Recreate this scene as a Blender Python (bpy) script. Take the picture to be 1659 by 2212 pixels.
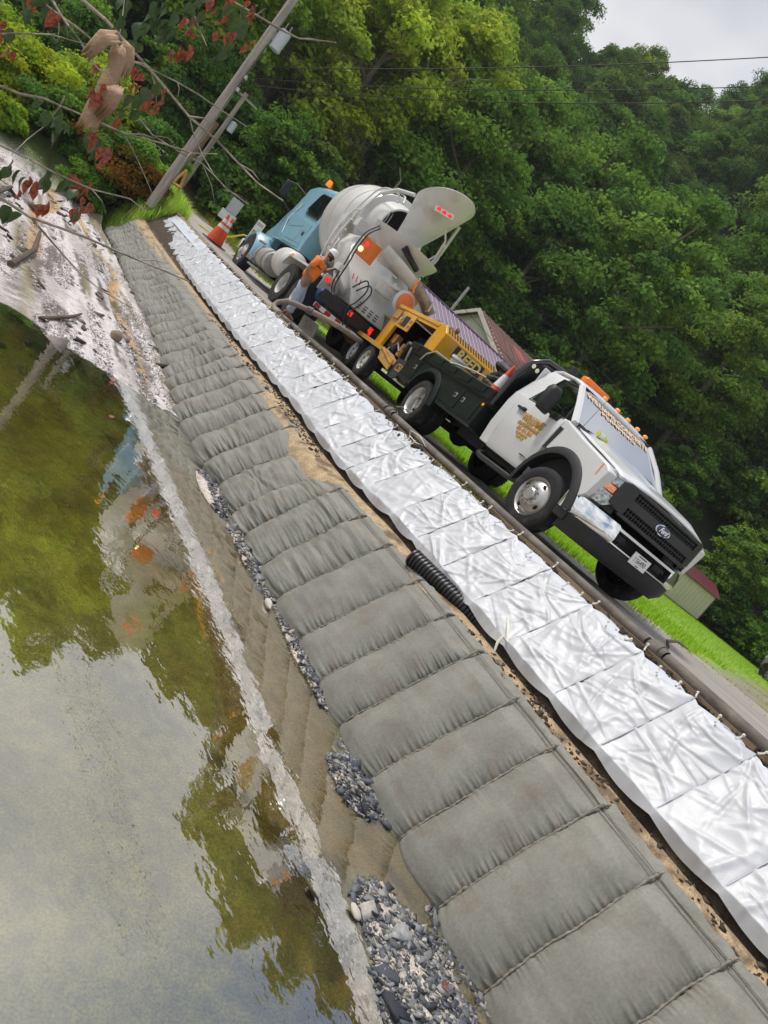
import bpy, bmesh, math, random
import numpy as np
from mathutils import Vector, Matrix
for o in list(bpy.data.objects): bpy.data.objects.remove(o)
SC = bpy.context.scene
COL = SC.collection
R_ = math.radians
# ------------------------------------------------------------------ camera
# world: +Y up the creek along the mats, +X across the road towards the hill, Z=0 road beside the pickup
def camera():
    f, cx, cy, r, vp, H = 1661., 829.5, 1106., R_(38.5), (0., 140.), .49     # focal length in px of a 1659x2212 frame
    u = np.array([math.cos(r), math.sin(r), 0])
    Y = np.array([vp[0]-cx, vp[1]-cy, f]); Y /= np.linalg.norm(Y)
    up = np.cross(Y, u); up /= np.linalg.norm(up)
    if up @ np.array([math.sin(r), -math.cos(r), 0]) < 0: up = -up
    X = np.cross(Y, up); Rm = np.array([X, Y, up])
    a, b, c = Rm @ [1, 0, 0], Rm @ [0, -1, 0], Rm @ [0, 0, -1]
    cam = bpy.data.cameras.new('camera'); o = bpy.data.objects.new('camera', cam); COL.objects.link(o)
    o.matrix_world = Matrix(((a[0], b[0], c[0], 0), (a[1], b[1], c[1], 0), (a[2], b[2], c[2], H), (0, 0, 0, 1)))
    cam.sensor_width = 36; cam.lens = 36*f/2212; cam.clip_start = .05; cam.clip_end = 3000
    SC.camera = o
camera()
SC.render.resolution_x = 768; SC.render.resolution_y = 1024
# ------------------------------------------------------------------ sky: broken bright overcast over a Nishita sky
SUN_EL, SUN_AZ = R_(58), R_(-38)          # azimuth from +Y towards +X
def world():
    w = bpy.data.worlds.new('World'); SC.world = w; w.use_nodes = True
    nt = w.node_tree; N, L = nt.nodes, nt.links; N.clear()
    out = N.new('ShaderNodeOutputWorld')
    sky = N.new('ShaderNodeTexSky'); sky.sky_type = 'NISHITA'; sky.sun_disc = False
    sky.sun_elevation = SUN_EL; sky.sun_rotation = SUN_AZ; sky.air_density = 1.2; sky.dust_density = 2.5
    b1 = N.new('ShaderNodeBackground'); b1.inputs[1].default_value = .11; L.new(sky.outputs[0], b1.inputs[0])
    tc = N.new('ShaderNodeTexCoord')
    sep = N.new('ShaderNodeSeparateXYZ'); L.new(tc.outputs['Generated'], sep.inputs[0])
    m = N.new('ShaderNodeMath'); m.operation = 'MAXIMUM'; m.inputs[1].default_value = 0; L.new(sep.outputs[2], m.inputs[0])
    ad = N.new('ShaderNodeMath'); ad.inputs[1].default_value = .25; L.new(m.outputs[0], ad.inputs[0])
    dv = N.new('ShaderNodeVectorMath'); dv.operation = 'DIVIDE'; L.new(tc.outputs['Generated'], dv.inputs[0])
    cb = N.new('ShaderNodeCombineXYZ')
    for i in range(2): L.new(ad.outputs[0], cb.inputs[i])
    cb.inputs[2].default_value = 1; L.new(cb.outputs[0], dv.inputs[1])
    n1 = N.new('ShaderNodeTexNoise'); n1.inputs['Scale'].default_value = 1.5; n1.inputs['Detail'].default_value = 3; n1.inputs['Roughness'].default_value = .55
    L.new(dv.outputs[0], n1.inputs[0])
    r1 = N.new('ShaderNodeValToRGB'); e = r1.color_ramp.elements
    e[0].position = .36; e[0].color = (0, 0, 0, 1); e[1].position = .52; e[1].color = (1, 1, 1, 1); L.new(n1.outputs[0], r1.inputs[0])
    n2 = N.new('ShaderNodeTexNoise'); n2.inputs['Scale'].default_value = 2.3; n2.inputs['Detail'].default_value = 3; L.new(dv.outputs[0], n2.inputs[0])
    r2 = N.new('ShaderNodeValToRGB'); e = r2.color_ramp.elements
    e[0].position = .34; e[0].color = (.58, .60, .66, 1); e[1].position = .64; e[1].color = (.98, .97, .97, 1); L.new(n2.outputs[0], r2.inputs[0])
    b2 = N.new('ShaderNodeBackground'); b2.inputs[1].default_value = .82; L.new(r2.outputs[0], b2.inputs[0])
    mx = N.new('ShaderNodeMixShader'); L.new(r1.outputs[0], mx.inputs[0]); L.new(b1.outputs[0], mx.inputs[1]); L.new(b2.outputs[0], mx.inputs[2])
    L.new(mx.outputs[0], out.inputs[0])
world()
sl = bpy.data.lights.new('sun', 'SUN'); sl.energy = 2.0; sl.angle = R_(12); sl.color = (1, .96, .89)
so = bpy.data.objects.new('sun', sl); COL.objects.link(so)
sd = Vector((math.sin(SUN_AZ)*math.cos(SUN_EL), math.cos(SUN_AZ)*math.cos(SUN_EL), math.sin(SUN_EL)))
so.rotation_euler = sd.to_track_quat('Z', 'Y').to_euler()
VS = SC.view_settings
VS.view_transform = 'Standard'; VS.look = 'None'; VS.gamma = 1; VS.use_curve_mapping = False; VS.exposure = 0.38
SC.display_settings.display_device = 'sRGB'
SC.cycles.use_light_tree = False; SC.cycles.max_bounces = 5; SC.cycles.transparent_max_bounces = 8
SC.cycles.diffuse_bounces = 2; SC.cycles.glossy_bounces = 3; SC.cycles.caustics_reflective = False; SC.cycles.caustics_refractive = False
# ------------------------------------------------------------------ helpers
def V(*a): return Vector(a)
def tag(o, label=None, cat=None, group=None, kind=None):
    if label: o['label'] = label
    if cat: o['category'] = cat
    if group: o['group'] = group
    if kind: o['kind'] = kind
    return o
def thing(name, label, cat, loc=(0, 0, 0), rz=0., group=None):
    o = bpy.data.objects.new(name, None); COL.objects.link(o); o.location = loc; o.rotation_euler = (0, 0, rz)
    o.empty_display_size = .1
    return tag(o, label, cat, group)
def link(name, me, mat, parent=None):
    o = bpy.data.objects.new(name, me); COL.objects.link(o)
    if mat is not None and len(me.materials) == 0: me.materials.append(mat)
    if parent is not None: o.parent = parent
    return o
def copy_tree(o, parent=None):
    c = o.copy(); COL.objects.link(c); c.parent = parent
    for ch in o.children: copy_tree(ch, c)
    return c
class MB:
    def __init__(s): s.v = []; s.f = []
    def add(s, v, f):
        b = len(s.v); s.v += [tuple(p) for p in v]; s.f += [tuple(i+b for i in q) for q in f]; return s
    def box(s, c, d, rot=None):
        x, y, z = d[0]/2, d[1]/2, d[2]/2
        P = [Vector(p) for p in ((-x,-y,-z),(x,-y,-z),(x,y,-z),(-x,y,-z),(-x,-y,z),(x,-y,z),(x,y,z),(-x,y,z))]
        if rot is not None: P = [rot @ p for p in P]
        c = Vector(c)
        return s.add([p+c for p in P], [(0,3,2,1),(4,5,6,7),(0,1,5,4),(1,2,6,5),(2,3,7,6),(3,0,4,7)])
    def bx(s, x0, x1, y0, y1, z0, z1): return s.box(((x0+x1)/2, (y0+y1)/2, (z0+z1)/2), (abs(x1-x0), abs(y1-y0), abs(z1-z0)))
    def tube(s, P, r, n=8, caps=True):
        P = [Vector(p) for p in P]; rr = r if hasattr(r, '__len__') else [r]*len(P)
        t0 = (P[1]-P[0]).normalized(); up = Vector((0, 0, 1)) if abs(t0.z) < .9 else Vector((1, 0, 0))
        a = t0.cross(up).normalized(); vs = []; k = len(P)
        for i, p in enumerate(P):
            t = (P[min(i+1, k-1)]-P[max(i-1, 0)]).normalized()
            a = (a-t*a.dot(t)).normalized(); b = t.cross(a)
            for j in range(n):
                w = 2*math.pi*j/n; vs.append(p+(a*math.cos(w)+b*math.sin(w))*rr[i])
        f = [(i*n+j, i*n+(j+1) % n, (i+1)*n+(j+1) % n, (i+1)*n+j) for i in range(k-1) for j in range(n)]
        if caps: f += [tuple(range(n-1, -1, -1)), tuple((k-1)*n+j for j in range(n))]
        return s.add(vs, f)
    def cyl(s, p0, p1, r, r1=None, n=16, caps=True): return s.tube([p0, p1], [r, r if r1 is None else r1], n, caps)
    def lathe(s, prof, o=(0, 0, 0), ax=(0, 0, 1), n=24, a0=0., a1=2*math.pi):
        o = Vector(o); ax = Vector(ax).normalized()
        u = ax.cross(Vector((0, 0, 1)) if abs(ax.z) < .9 else Vector((1, 0, 0))).normalized(); w = ax.cross(u)
        full = abs(a1-a0-2*math.pi) < 1e-6; m = n if full else n+1; vs = []
        for (r, h) in prof:
            for j in range(m):
                t = a0+(a1-a0)*j/n; vs.append(o+ax*h+(u*math.cos(t)+w*math.sin(t))*r)
        f = []
        for i in range(len(prof)-1):
            for j in range(n):
                k = (j+1) % m if full else j+1
                f.append((i*m+j, i*m+k, (i+1)*m+k, (i+1)*m+j))
        return s.add(vs, f)
    def prism(s, poly, ax, a, b):
        # poly in the two remaining axes (x,y,z order) extruded along axis ax from a to b
        def mk(p, h): l = list(p); l.insert(ax, h); return Vector(l)
        n = len(poly); vs = [mk(p, a) for p in poly]+[mk(p, b) for p in poly]
        return s.add(vs, [tuple(range(n-1, -1, -1)), tuple(range(n, 2*n))]+[(i, (i+1) % n, n+(i+1) % n, n+i) for i in range(n)])
    def loft(s, rings, close=True, caps=True):
        n = len(rings[0]); vs = [p for r in rings for p in r]; f = []
        for i in range(len(rings)-1):
            for j in range(n if close else n-1):
                k = (j+1) % n; f.append((i*n+j, i*n+k, (i+1)*n+k, (i+1)*n+j))
        if caps and close: f += [tuple(range(n-1, -1, -1)), tuple((len(rings)-1)*n+j for j in range(n))]
        return s.add(vs, f)
    def grid(s, P):
        nu, nv = P.shape[:2]; b = P.reshape(-1, 3)
        return s.add(b.tolist(), [(i*nv+j, (i+1)*nv+j, (i+1)*nv+j+1, i*nv+j+1) for i in range(nu-1) for j in range(nv-1)])
    def sphere(s, c, r, n=10, sq=(1, 1, 1)):
        c = Vector(c); prof = []
        rings = [[c+Vector((r*sq[0]*math.sin(a)*math.cos(t), r*sq[1]*math.sin(a)*math.sin(t), r*sq[2]*math.cos(a))) for t in [2*math.pi*j/(n*2) for j in range(n*2)]] for a in [math.pi*(.02+.96*i/n) for i in range(n+1)]]
        return s.loft(rings)
    def build(s, name, mat, parent=None, smooth=38, bevel=0., seg=2, solid=0.):
        me = bpy.data.meshes.new(name); me.from_pydata([tuple(p) for p in s.v], [], s.f)
        bm = bmesh.new(); bm.from_mesh(me); bmesh.ops.recalc_face_normals(bm, faces=bm.faces); bm.to_mesh(me); bm.free()
        if smooth:
            me.polygons.foreach_set('use_smooth', [True]*len(me.polygons)); me.set_sharp_from_angle(angle=R_(smooth))
        o = link(name, me, mat, parent)
        if solid:
            md = o.modifiers.new('solid', 'SOLIDIFY'); md.thickness = solid; md.offset = 0
        if bevel:
            md = o.modifiers.new('bevel', 'BEVEL'); md.width = bevel; md.segments = seg; md.limit_method = 'ANGLE'; md.angle_limit = R_(35); md.harden_normals = False
        return o
def npmesh(name, verts, faces, mat, parent=None, smooth=True, cols=None):
    me = bpy.data.meshes.new(name); verts = np.asarray(verts, np.float32); faces = np.asarray(faces, np.int32)
    k = faces.shape[1]; me.vertices.add(len(verts)); me.vertices.foreach_set('co', verts.ravel())
    me.loops.add(faces.size); me.loops.foreach_set('vertex_index', faces.ravel())
    me.polygons.add(len(faces)); me.polygons.foreach_set('loop_start', np.arange(0, faces.size, k, dtype=np.int32))
    me.update(calc_edges=True)
    if smooth: me.polygons.foreach_set('use_smooth', np.ones(len(faces), bool))
    if cols is not None:
        a = me.color_attributes.new('col', 'FLOAT_COLOR', 'POINT'); c = np.ones((len(verts), 4), np.float32); c[:, :3] = cols
        a.data.foreach_set('color', c.ravel())
    return link(name, me, mat, parent)
def gridfaces(nu, nv):
    i, j = np.meshgrid(np.arange(nu-1), np.arange(nv-1), indexing='ij'); i = i.ravel(); j = j.ravel()
    return np.stack([i*nv+j, (i+1)*nv+j, (i+1)*nv+j+1, i*nv+j+1], 1)
def vnoise(x, y, seed=0):
    x = np.asarray(x, float); y = np.asarray(y, float); xi = np.floor(x).astype(np.int64); yi = np.floor(y).astype(np.int64)
    fx = x-xi; fy = y-yi; fx = fx*fx*(3-2*fx); fy = fy*fy*(3-2*fy)
    def h(a, b):
        n = (a*374761393+b*668265263+seed*1442695041) & 0xffffffff; n = ((n ^ (n >> 13))*1274126177) & 0xffffffff
        return ((n ^ (n >> 16)) & 0xffff)/32767.5-1
    return (h(xi, yi)*(1-fx)+h(xi+1, yi)*fx)*(1-fy)+(h(xi, yi+1)*(1-fx)+h(xi+1, yi+1)*fx)*fy
def fbm(x, y, seed=0, o=4):
    s = 0; a = 1.
    for k in range(o): s = s+a*vnoise(x*2**k, y*2**k, seed+k*17); a *= .5
    return s/1.9
def sst(a, b, x): t = np.clip((np.asarray(x, float)-a)/(b-a), 0, 1); return t*t*(3-2*t)
def smooth_path(P, k=6):
    P = [Vector(p) for p in P]; out = []; n = len(P)
    for i in range(n-1):
        a, b_, c, d = P[max(i-1, 0)], P[i], P[i+1], P[min(i+2, n-1)]
        for j in range(k):
            t = j/k; out.append(.5*((2*b_)+(c-a)*t+(2*a-5*b_+4*c-d)*t*t+(3*b_-a-3*c+d)*t**3))
    return out+[P[-1]]
def text(body, size, mat, parent, M, bold=.0, shear=0., extrude=.002, name='lettering', width=None):
    cu = bpy.data.curves.new(name, 'FONT'); cu.body = body; cu.size = size; cu.align_x = 'CENTER'; cu.align_y = 'CENTER'
    cu.offset = bold; cu.shear = shear; cu.extrude = extrude; cu.resolution_u = 3
    t = bpy.data.objects.new('tmp', cu); COL.objects.link(t); bpy.context.view_layer.update()
    dg = bpy.context.evaluated_depsgraph_get(); me = bpy.data.meshes.new_from_object(t.evaluated_get(dg))
    if width:
        xs = [v.co.x for v in me.vertices]; k = width/(max(xs)-min(xs)); me.transform(Matrix.Diagonal((k, 1, 1, 1)))
    bpy.data.objects.remove(t); me.name = name; me.materials.clear()
    me.transform(M); return link(name, me, mat, parent)
def frame(o, ex, ey):
    ex = Vector(ex).normalized(); ey = Vector(ey); ey = (ey-ex*ey.dot(ex)).normalized(); ez = ex.cross(ey)
    return Matrix(((ex.x, ey.x, ez.x, o[0]), (ex.y, ey.y, ez.y, o[1]), (ex.z, ey.z, ez.z, o[2]), (0, 0, 0, 1)))
# ------------------------------------------------------------------ materials
MATS = {}
def mat(name, col, rough=.5, metal=0., var=.12, vs=6., bump=0., bs=40., col2=None, cs=None, clo=.42, chi=.62, coat=0., emit=0., spec=.5, stretch=None, vcol=False, trans=0., var2=0., vs2=60):
    if name in MATS: return MATS[name]
    m = bpy.data.materials.new(name); m.use_nodes = True; nt = m.node_tree; N, L = nt.nodes, nt.links
    bs_ = N['Principled BSDF']; MATS[name] = m
    bs_.inputs['Roughness'].default_value = rough; bs_.inputs['Metallic'].default_value = metal; bs_.inputs['Specular IOR Level'].default_value = spec
    bs_.inputs['Coat Weight'].default_value = coat; bs_.inputs['Coat Roughness'].default_value = .08
    tc = N.new('ShaderNodeTexCoord'); co = tc.outputs['Object']
    if stretch:
        mp = N.new('ShaderNodeMapping'); mp.inputs['Scale'].default_value = stretch; L.new(co, mp.inputs[0]); co = mp.outputs[0]
    def noise(sc, d=4):
        n = N.new('ShaderNodeTexNoise'); n.inputs['Scale'].default_value = sc; n.inputs['Detail'].default_value = d; L.new(co, n.inputs[0]); return n
    base = None
    if vcol:
        a = N.new('ShaderNodeVertexColor'); a.layer_name = 'col'; base = a.outputs[0]
    else:
        c = N.new('ShaderNodeRGB'); c.outputs[0].default_value = (*col, 1); base = c.outputs[0]
    if col2 is not None:
        n = noise(cs or vs, 3); rp = N.new('ShaderNodeMapRange'); rp.inputs[1].default_value = clo; rp.inputs[2].default_value = chi; L.new(n.outputs[0], rp.inputs[0])
        mx = N.new('ShaderNodeMix'); mx.data_type = 'RGBA'; L.new(rp.outputs[0], mx.inputs[0]); L.new(base, mx.inputs[6]); mx.inputs[7].default_value = (*col2, 1); base = mx.outputs[2]
    for vv, vsc in ((var, vs), (var2, vs2)):
        if not vv: continue
        n = noise(vsc, 2); mr = N.new('ShaderNodeMapRange'); mr.inputs[1].default_value = .3; mr.inputs[2].default_value = .7
        mr.inputs[3].default_value = 1-vv; mr.inputs[4].default_value = 1+vv; L.new(n.outputs[0], mr.inputs[0])
        mm = N.new('ShaderNodeVectorMath'); mm.operation = 'MULTIPLY'; L.new(base, mm.inputs[0]); L.new(mr.outputs[0], mm.inputs[1]); base = mm.outputs[0]
    L.new(base, bs_.inputs['Base Color'])
    if emit: L.new(base, bs_.inputs['Emission Color']); bs_.inputs['Emission Strength'].default_value = emit; m.cycles.emission_sampling = 'NONE'
    if bump:
        n = noise(bs, 2); bp = N.new('ShaderNodeBump'); bp.inputs['Strength'].default_value = bump; bp.inputs['Distance'].default_value = .02
        L.new(n.outputs[0], bp.inputs['Height']); L.new(bp.outputs[0], bs_.inputs['Normal'])
    if trans:
        t = N.new('ShaderNodeBsdfTranslucent'); L.new(base, t.inputs[0]); mx = N.new('ShaderNodeMixShader'); mx.inputs[0].default_value = trans
        L.new(bs_.outputs[0], mx.inputs[1]); L.new(t.outputs[0], mx.inputs[2]); L.new(mx.outputs[0], N['Material Output'].inputs[0])
    return m
def glassmat(name, tint=(.8, .85, .85), rough=.02, body=(.01, .012, .012), opac=.0):
    m = bpy.data.materials.new(name); m.use_nodes = True; nt = m.node_tree; N, L = nt.nodes, nt.links; N.clear(); MATS[name] = m
    out = N.new('ShaderNodeOutputMaterial'); fr = N.new('ShaderNodeFresnel'); fr.inputs[0].default_value = 1.5
    tr = N.new('ShaderNodeBsdfTransparent'); tr.inputs[0].default_value = (*tint, 1)
    gl = N.new('ShaderNodeBsdfGlossy'); gl.inputs['Roughness'].default_value = rough
    mx = N.new('ShaderNodeMixShader'); L.new(fr.outputs[0], mx.inputs[0]); L.new(tr.outputs[0], mx.inputs[1]); L.new(gl.outputs[0], mx.inputs[2]); L.new(mx.outputs[0], out.inputs[0])
    return m
# ------------------------------------------------------------------ ground
def rz(y): return .0045*np.maximum(np.asarray(y, float)-13, 0)**1.6
def rzc(y): return np.minimum(rz(y), 1.3)
def bend(y): return .004*np.maximum(np.asarray(y, float)-27, 0)**2
WZ = -2.08
AZK = [-180, -60, -20, 5, 12, 20, 30, 40, 58, 75, 110, 180]; DBK = [60, 60, 50, 44, 42, 44, 46, 48, 58, 58, 60, 60]
def hillh(x, y):
    D = np.hypot(x, y); az = np.degrees(np.arctan2(x, y)); db = np.interp(az, AZK, DBK)
    t = np.maximum(D-db, 0); k = np.interp(az, [-20, 22, 27, 30, 38, 42, 48, 80], [.62, .72, .60, .63, .70, .95, 1.12, 1.12]); h = k*t*t/(t+9); return np.where(t > 85, k*85*85/94+.08*(t-85), h)
def barz(y): return np.interp(y, [0, 11, 12.2, 17, 27, 34], [WZ-.1, WZ-.03, WZ+.05, -1.74, -1.5, -1.25])
PX = [-60, 4.55, 4.75, 5.0, 5.06, 5.12, 5.18, 5.40, 5.47, 5.54, 5.98, 6.03, 6.12, 6.33, 6.42, 9.0, 9.2, 15, 55, 400]
PZ = [-2.3, -2.3, -1.75, -1.27, -1.05, -.965, -.935, -.875, -.89, -.72, -.13, -.02, .0, .0, -.03, -.03, .03, .08, .5, .6]
def ground_z(x, y):
    x = np.asarray(x, float); y = np.asarray(y, float)
    xs = x-bend(y)*sst(3, 6, x)
    z = np.interp(xs, PX, PZ) + rzc(y)*sst(4.6, 5.4, xs)*(1-sst(11, 26, xs))
    z = z-.06*np.exp(-((y-8.8)/1.5)**4)*sst(5.0, 5.1, xs)*(1-sst(5.9, 6.05, xs))
    n1 = fbm(x*1.6, y*.3, 3); n2 = fbm(x*6, y*5, 9, 3)
    bed = WZ-np.clip((4.3-x)*.15, .0, .5)+.03*fbm(x*1.3, y*1.3, 5)-.01
    t = sst(0, 1.6, y-(10.6+.5*vnoise(x*1.7, y*.3, 21)-2.2*sst(3.4, 4.3, x)))
    bar = barz(y)+.05*n1+.02*n2-.10*np.exp(-((x-3.75-.35*vnoise(y*.3, 0, 4))/.16)**2)*sst(11, 13, y)-.12*np.exp(-((x-2.3-.5*vnoise(y*.2, 3, 4))/.22)**2)*sst(14, 17, y)
    bed = bed*(1-t)+bar*t
    def mound(cx, cy, rx, ry, h): return h*np.exp(-(((x-cx)/rx)**2+((y-cy)/ry)**2)**2)
    m = mound(3.9+.08*vnoise(y*3, 1, 5), 1.9, .42, 1.05, .055)+mound(4.16, 3.75, .2, .34, .07)+mound(4.3, 5.4, .06, .8, .06)+mound(4.25, 7.3, .1, .6, .06)+mound(4.2, 8.8, .18, .7, .07)
    bed = np.maximum(bed, np.where(m > .003, WZ-.05+m*1.6+.018*n2, -9))
    cw = 1-sst(4.42, 4.58, x)
    far = sst(28, 33, y)                      # the creek swings away to the left here, a low green bank closes the view
    bed = bed*(1-far)+(-1.3+1.3*sst(-3, 5, x)+.25*fbm(x*.5, y*.5, 2)+.07*np.maximum(y-33, 0))*far
    z = np.where(x < 4.6, z*(1-cw)+bed*cw, z)
    z = z+.55*np.exp(-((x-5.1-bend(y))/1.0)**2)*sst(26.8, 29, y)
    z = z+.02*n2*sst(26, 27, y)
    return z+hillh(x, y)+np.where(hillh(x, y) > .1, .5*fbm(x*.12, y*.12, 8), 0)
def axis(*seg): return np.concatenate([np.arange(a, b, s) for a, b, s in seg])
gx = axis((-70, -10, 6), (-10, -2, 1), (-2, 2, .2), (2, 4.6, .05), (4.6, 6.5, .045), (6.5, 10, .25), (10, 30, 1), (30, 80, 3), (80, 420, 14))
gy = axis((-40, -4, 4), (-4, 0, .5), (0, 12, .07), (12, 20, .14), (20, 34, .3), (34, 60, 1.5), (60, 120, 4), (120, 420, 14))
GX, GY = np.meshgrid(gx, gy, indexing='ij'); GZ = ground_z(GX, GY)
def ground_cols():
    x, y, z = GX, GY, GZ; xs = x-bend(y)*sst(3, 6, x)
    n = fbm(x*1.5, y*1.5, 31); nf = fbm(x*9, y*9, 33, 3); c = np.zeros(x.shape+(3,))
    def put(w, col):
        w = np.clip(w, 0, 1)[..., None]; c[:] = c*(1-w)+np.array(col)*w
    put(np.ones_like(x), (.052, .062, .026))                                      # forest floor
    lawn = (xs > 9.0)*(hillh(x, y) < .35)
    put(lawn, (.20, .34, .035)); put(lawn*sst(.1, .5, n), (.25, .37, .045))
    ex = 9.05+.25*n
    put(sst(-.1, .1, ex+.4-xs)*(xs > 8), (.17, .13, .09))                          # worn verge
    gv = sst(0, 3, 24-x+3*n)*sst(9.3, 9.7, xs)*sst(0, .8, 5.6+.42*(x-9)-y+.5*n)    # gravel turnout in front of the pickup
    put(gv, (.27, .24, .21)); put(gv*sst(.05, .3, fbm(x*.9, y*1.8, 77)+.12), (.20, .23, .045))
    put((xs < 9.0)*(xs > 5.9)*(y < 35), (.20, .16, .11))
    put(sst(5.85, 5.95, xs)*(1-sst(6.03, 6.08, xs+.03*nf)), (.04, .03, .022))
    put(sst(6.03, 6.07, xs)*(xs < 7), (.33, .24, .15))
    bank = (xs < 5.95)*(xs > 4.4); put(bank, (.07, .052, .038))
    put(sst(4.95, 5.05, xs)*(1-sst(5.40, 5.46, xs+.04*nf)), (.42, .315, .195))     # damp sand strip between the mats
    put(sst(5.1, 5.15, xs)*(1-sst(5.38, 5.42, xs))*sst(.15, .35, nf*.8+n*.4), (.17, .12, .075))
    crk = x < 4.5
    deep = sst(.04, .30, WZ-z)
    put(crk, (.47, .31, .155)); put(crk*deep, (.42, .36, .085)); put(crk*sst(.25, .55, n)*.8, (.23, .18, .07))
    put(crk*sst(.3, .5, vnoise(x*5+y*2, y*1.4, 50)+nf*.3)*(1-.7*deep), (.14, .11, .06))
    put(crk*sst(-.035, .0, z-WZ)*(y < 9), (.52, .46, .40))
    dry = crk*sst(-.09, -.03, z-barz(y))*sst(9.6, 11.2, y+1.6*sst(3.4, 4.3, x))
    put(dry, (.60, .56, .55)); put(dry*sst(.0, .5, vnoise(x*5, y*.5, 61)+.4*vnoise(x*13, y*1.3, 62)), (.44, .40, .385)); put(dry*sst(.42, .6, vnoise(x*9, y*.7, 63)+.4*nf), (.17, .145, .13)); put(dry*sst(.45, .62, vnoise(x*4, y*.3, 64)+.25*nf)*.8, (.20, .17, .08))
    far = (y > 27)*(x < 6.3+bend(y))*(hillh(x, y) < 1); put(far*sst(27.5, 30, y), (.09, .12, .03))
    put((y > 28)*(xs > 9.0)*(hillh(x, y) < 3)*.7, (.15, .19, .03))
    return c
g = npmesh('ground', np.stack([GX, GY, GZ], -1).reshape(-1, 3), gridfaces(len(gx), len(gy)), mat('ground_mix', (1, 1, 1), .92, var=.22, vs=9, bump=.7, bs=34, vcol=True, spec=.3, var2=.35, vs2=70), cols=ground_cols().reshape(-1, 3))
tag(g, 'creek bed, bank, green lawn and wooded hillside ground', 'ground', kind='structure')
# water
def watermat():
    m = bpy.data.materials.new('water'); m.use_nodes = True; nt = m.node_tree; N, L = nt.nodes, nt.links; N.clear()
    out = N.new('ShaderNodeOutputMaterial'); tc = N.new('ShaderNodeTexCoord')
    mp = N.new('ShaderNodeMapping'); mp.inputs['Scale'].default_value = (1.0, .6, 1); mp.inputs['Rotation'].default_value = (0, 0, R_(35)); L.new(tc.outputs['Object'], mp.inputs[0])
    n = N.new('ShaderNodeTexNoise'); n.inputs['Scale'].default_value = 7; n.inputs['Detail'].default_value = 3; n.inputs['Roughness'].default_value = .5; L.new(mp.outputs[0], n.inputs[0])
    n2 = N.new('ShaderNodeTexNoise'); n2.inputs['Scale'].default_value = 1.1; n2.inputs['Detail'].default_value = 2; L.new(mp.outputs[0], n2.inputs[0])
    ad = N.new('ShaderNodeMath'); ad.operation = 'MULTIPLY_ADD'; ad.inputs[1].default_value = 1.5; L.new(n2.outputs[0], ad.inputs[0]); L.new(n.outputs[0], ad.inputs[2])
    bp = N.new('ShaderNodeBump'); bp.inputs['Strength'].default_value = .09; bp.inputs['Distance'].default_value = .02; L.new(ad.outputs[0], bp.inputs['Height'])
    fr0 = N.new('ShaderNodeFresnel'); fr0.inputs[0].default_value = 1.33; L.new(bp.outputs[0], fr0.inputs[1])
    fr = N.new('ShaderNodeMapRange'); fr.inputs[1].default_value = .02; fr.inputs[2].default_value = .35; fr.inputs[3].default_value = .45; fr.inputs[4].default_value = .95; L.new(fr0.outputs[0], fr.inputs[0])
    tr = N.new('ShaderNodeBsdfTransparent'); tr.inputs[0].default_value = (.92, .92, .70, 1)
    gl = N.new('ShaderNodeBsdfGlossy'); gl.inputs['Roughness'].default_value = .01; L.new(bp.outputs[0], gl.inputs['Normal'])
    mx = N.new('ShaderNodeMixShader'); L.new(fr.outputs[0], mx.inputs[0]); L.new(tr.outputs[0], mx.inputs[1]); L.new(gl.outputs[0], mx.inputs[2]); L.new(mx.outputs[0], out.inputs[0])
    return m
wx = np.linspace(-40, 4.6, 30); wy = np.linspace(-12, 19, 30); WX, WY = np.meshgrid(wx, wy, indexing='ij')
tag(npmesh('creek_water', np.stack([WX, WY, WX*0+WZ], -1).reshape(-1, 3), gridfaces(30, 30), watermat()), 'still olive creek water at the foot of the mats', 'water', kind='structure')
# road
ry = axis((-30, 0, 2), (0, 36, .5)); rx = np.linspace(6.36, 9.0, 14); RX, RY = np.meshgrid(rx, ry, indexing='ij')
RW = 6.36+(RX-6.36)/2.64*(2.75+3.6*(1-sst(3.5, 9, RY))+.6*sst(10, 15, RY))
edge = np.zeros_like(RX); edge[0] = .03*fbm(RY[0]*1.2, 0, 3); edge[-1] = .12*fbm(RY[-1]*.9, 0, 4)
RZ = np.maximum(rzc(RY)+.004+.015*np.sin((RX-6.36)/2.64*math.pi), np.where(RY > 40, ground_z(RX+bend(RY), RY)+.05, -9))
tag(npmesh('road', np.stack([RW+bend(RY)+edge, RY, RZ+np.maximum(0, ground_z(RW+bend(RY), RY)-rzc(RY)+.012)*(RW > 8.6)], -1).reshape(-1, 3), gridfaces(14, len(ry)), mat('road_asphalt', (.40, .37, .335), .9, var=.14, vs=2.5, bump=.35, bs=120, col2=(.31, .285, .255), cs=1.1, stretch=(1, .3, 1))), 'narrow pale worn asphalt road along the bank', 'road', kind='structure')
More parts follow.
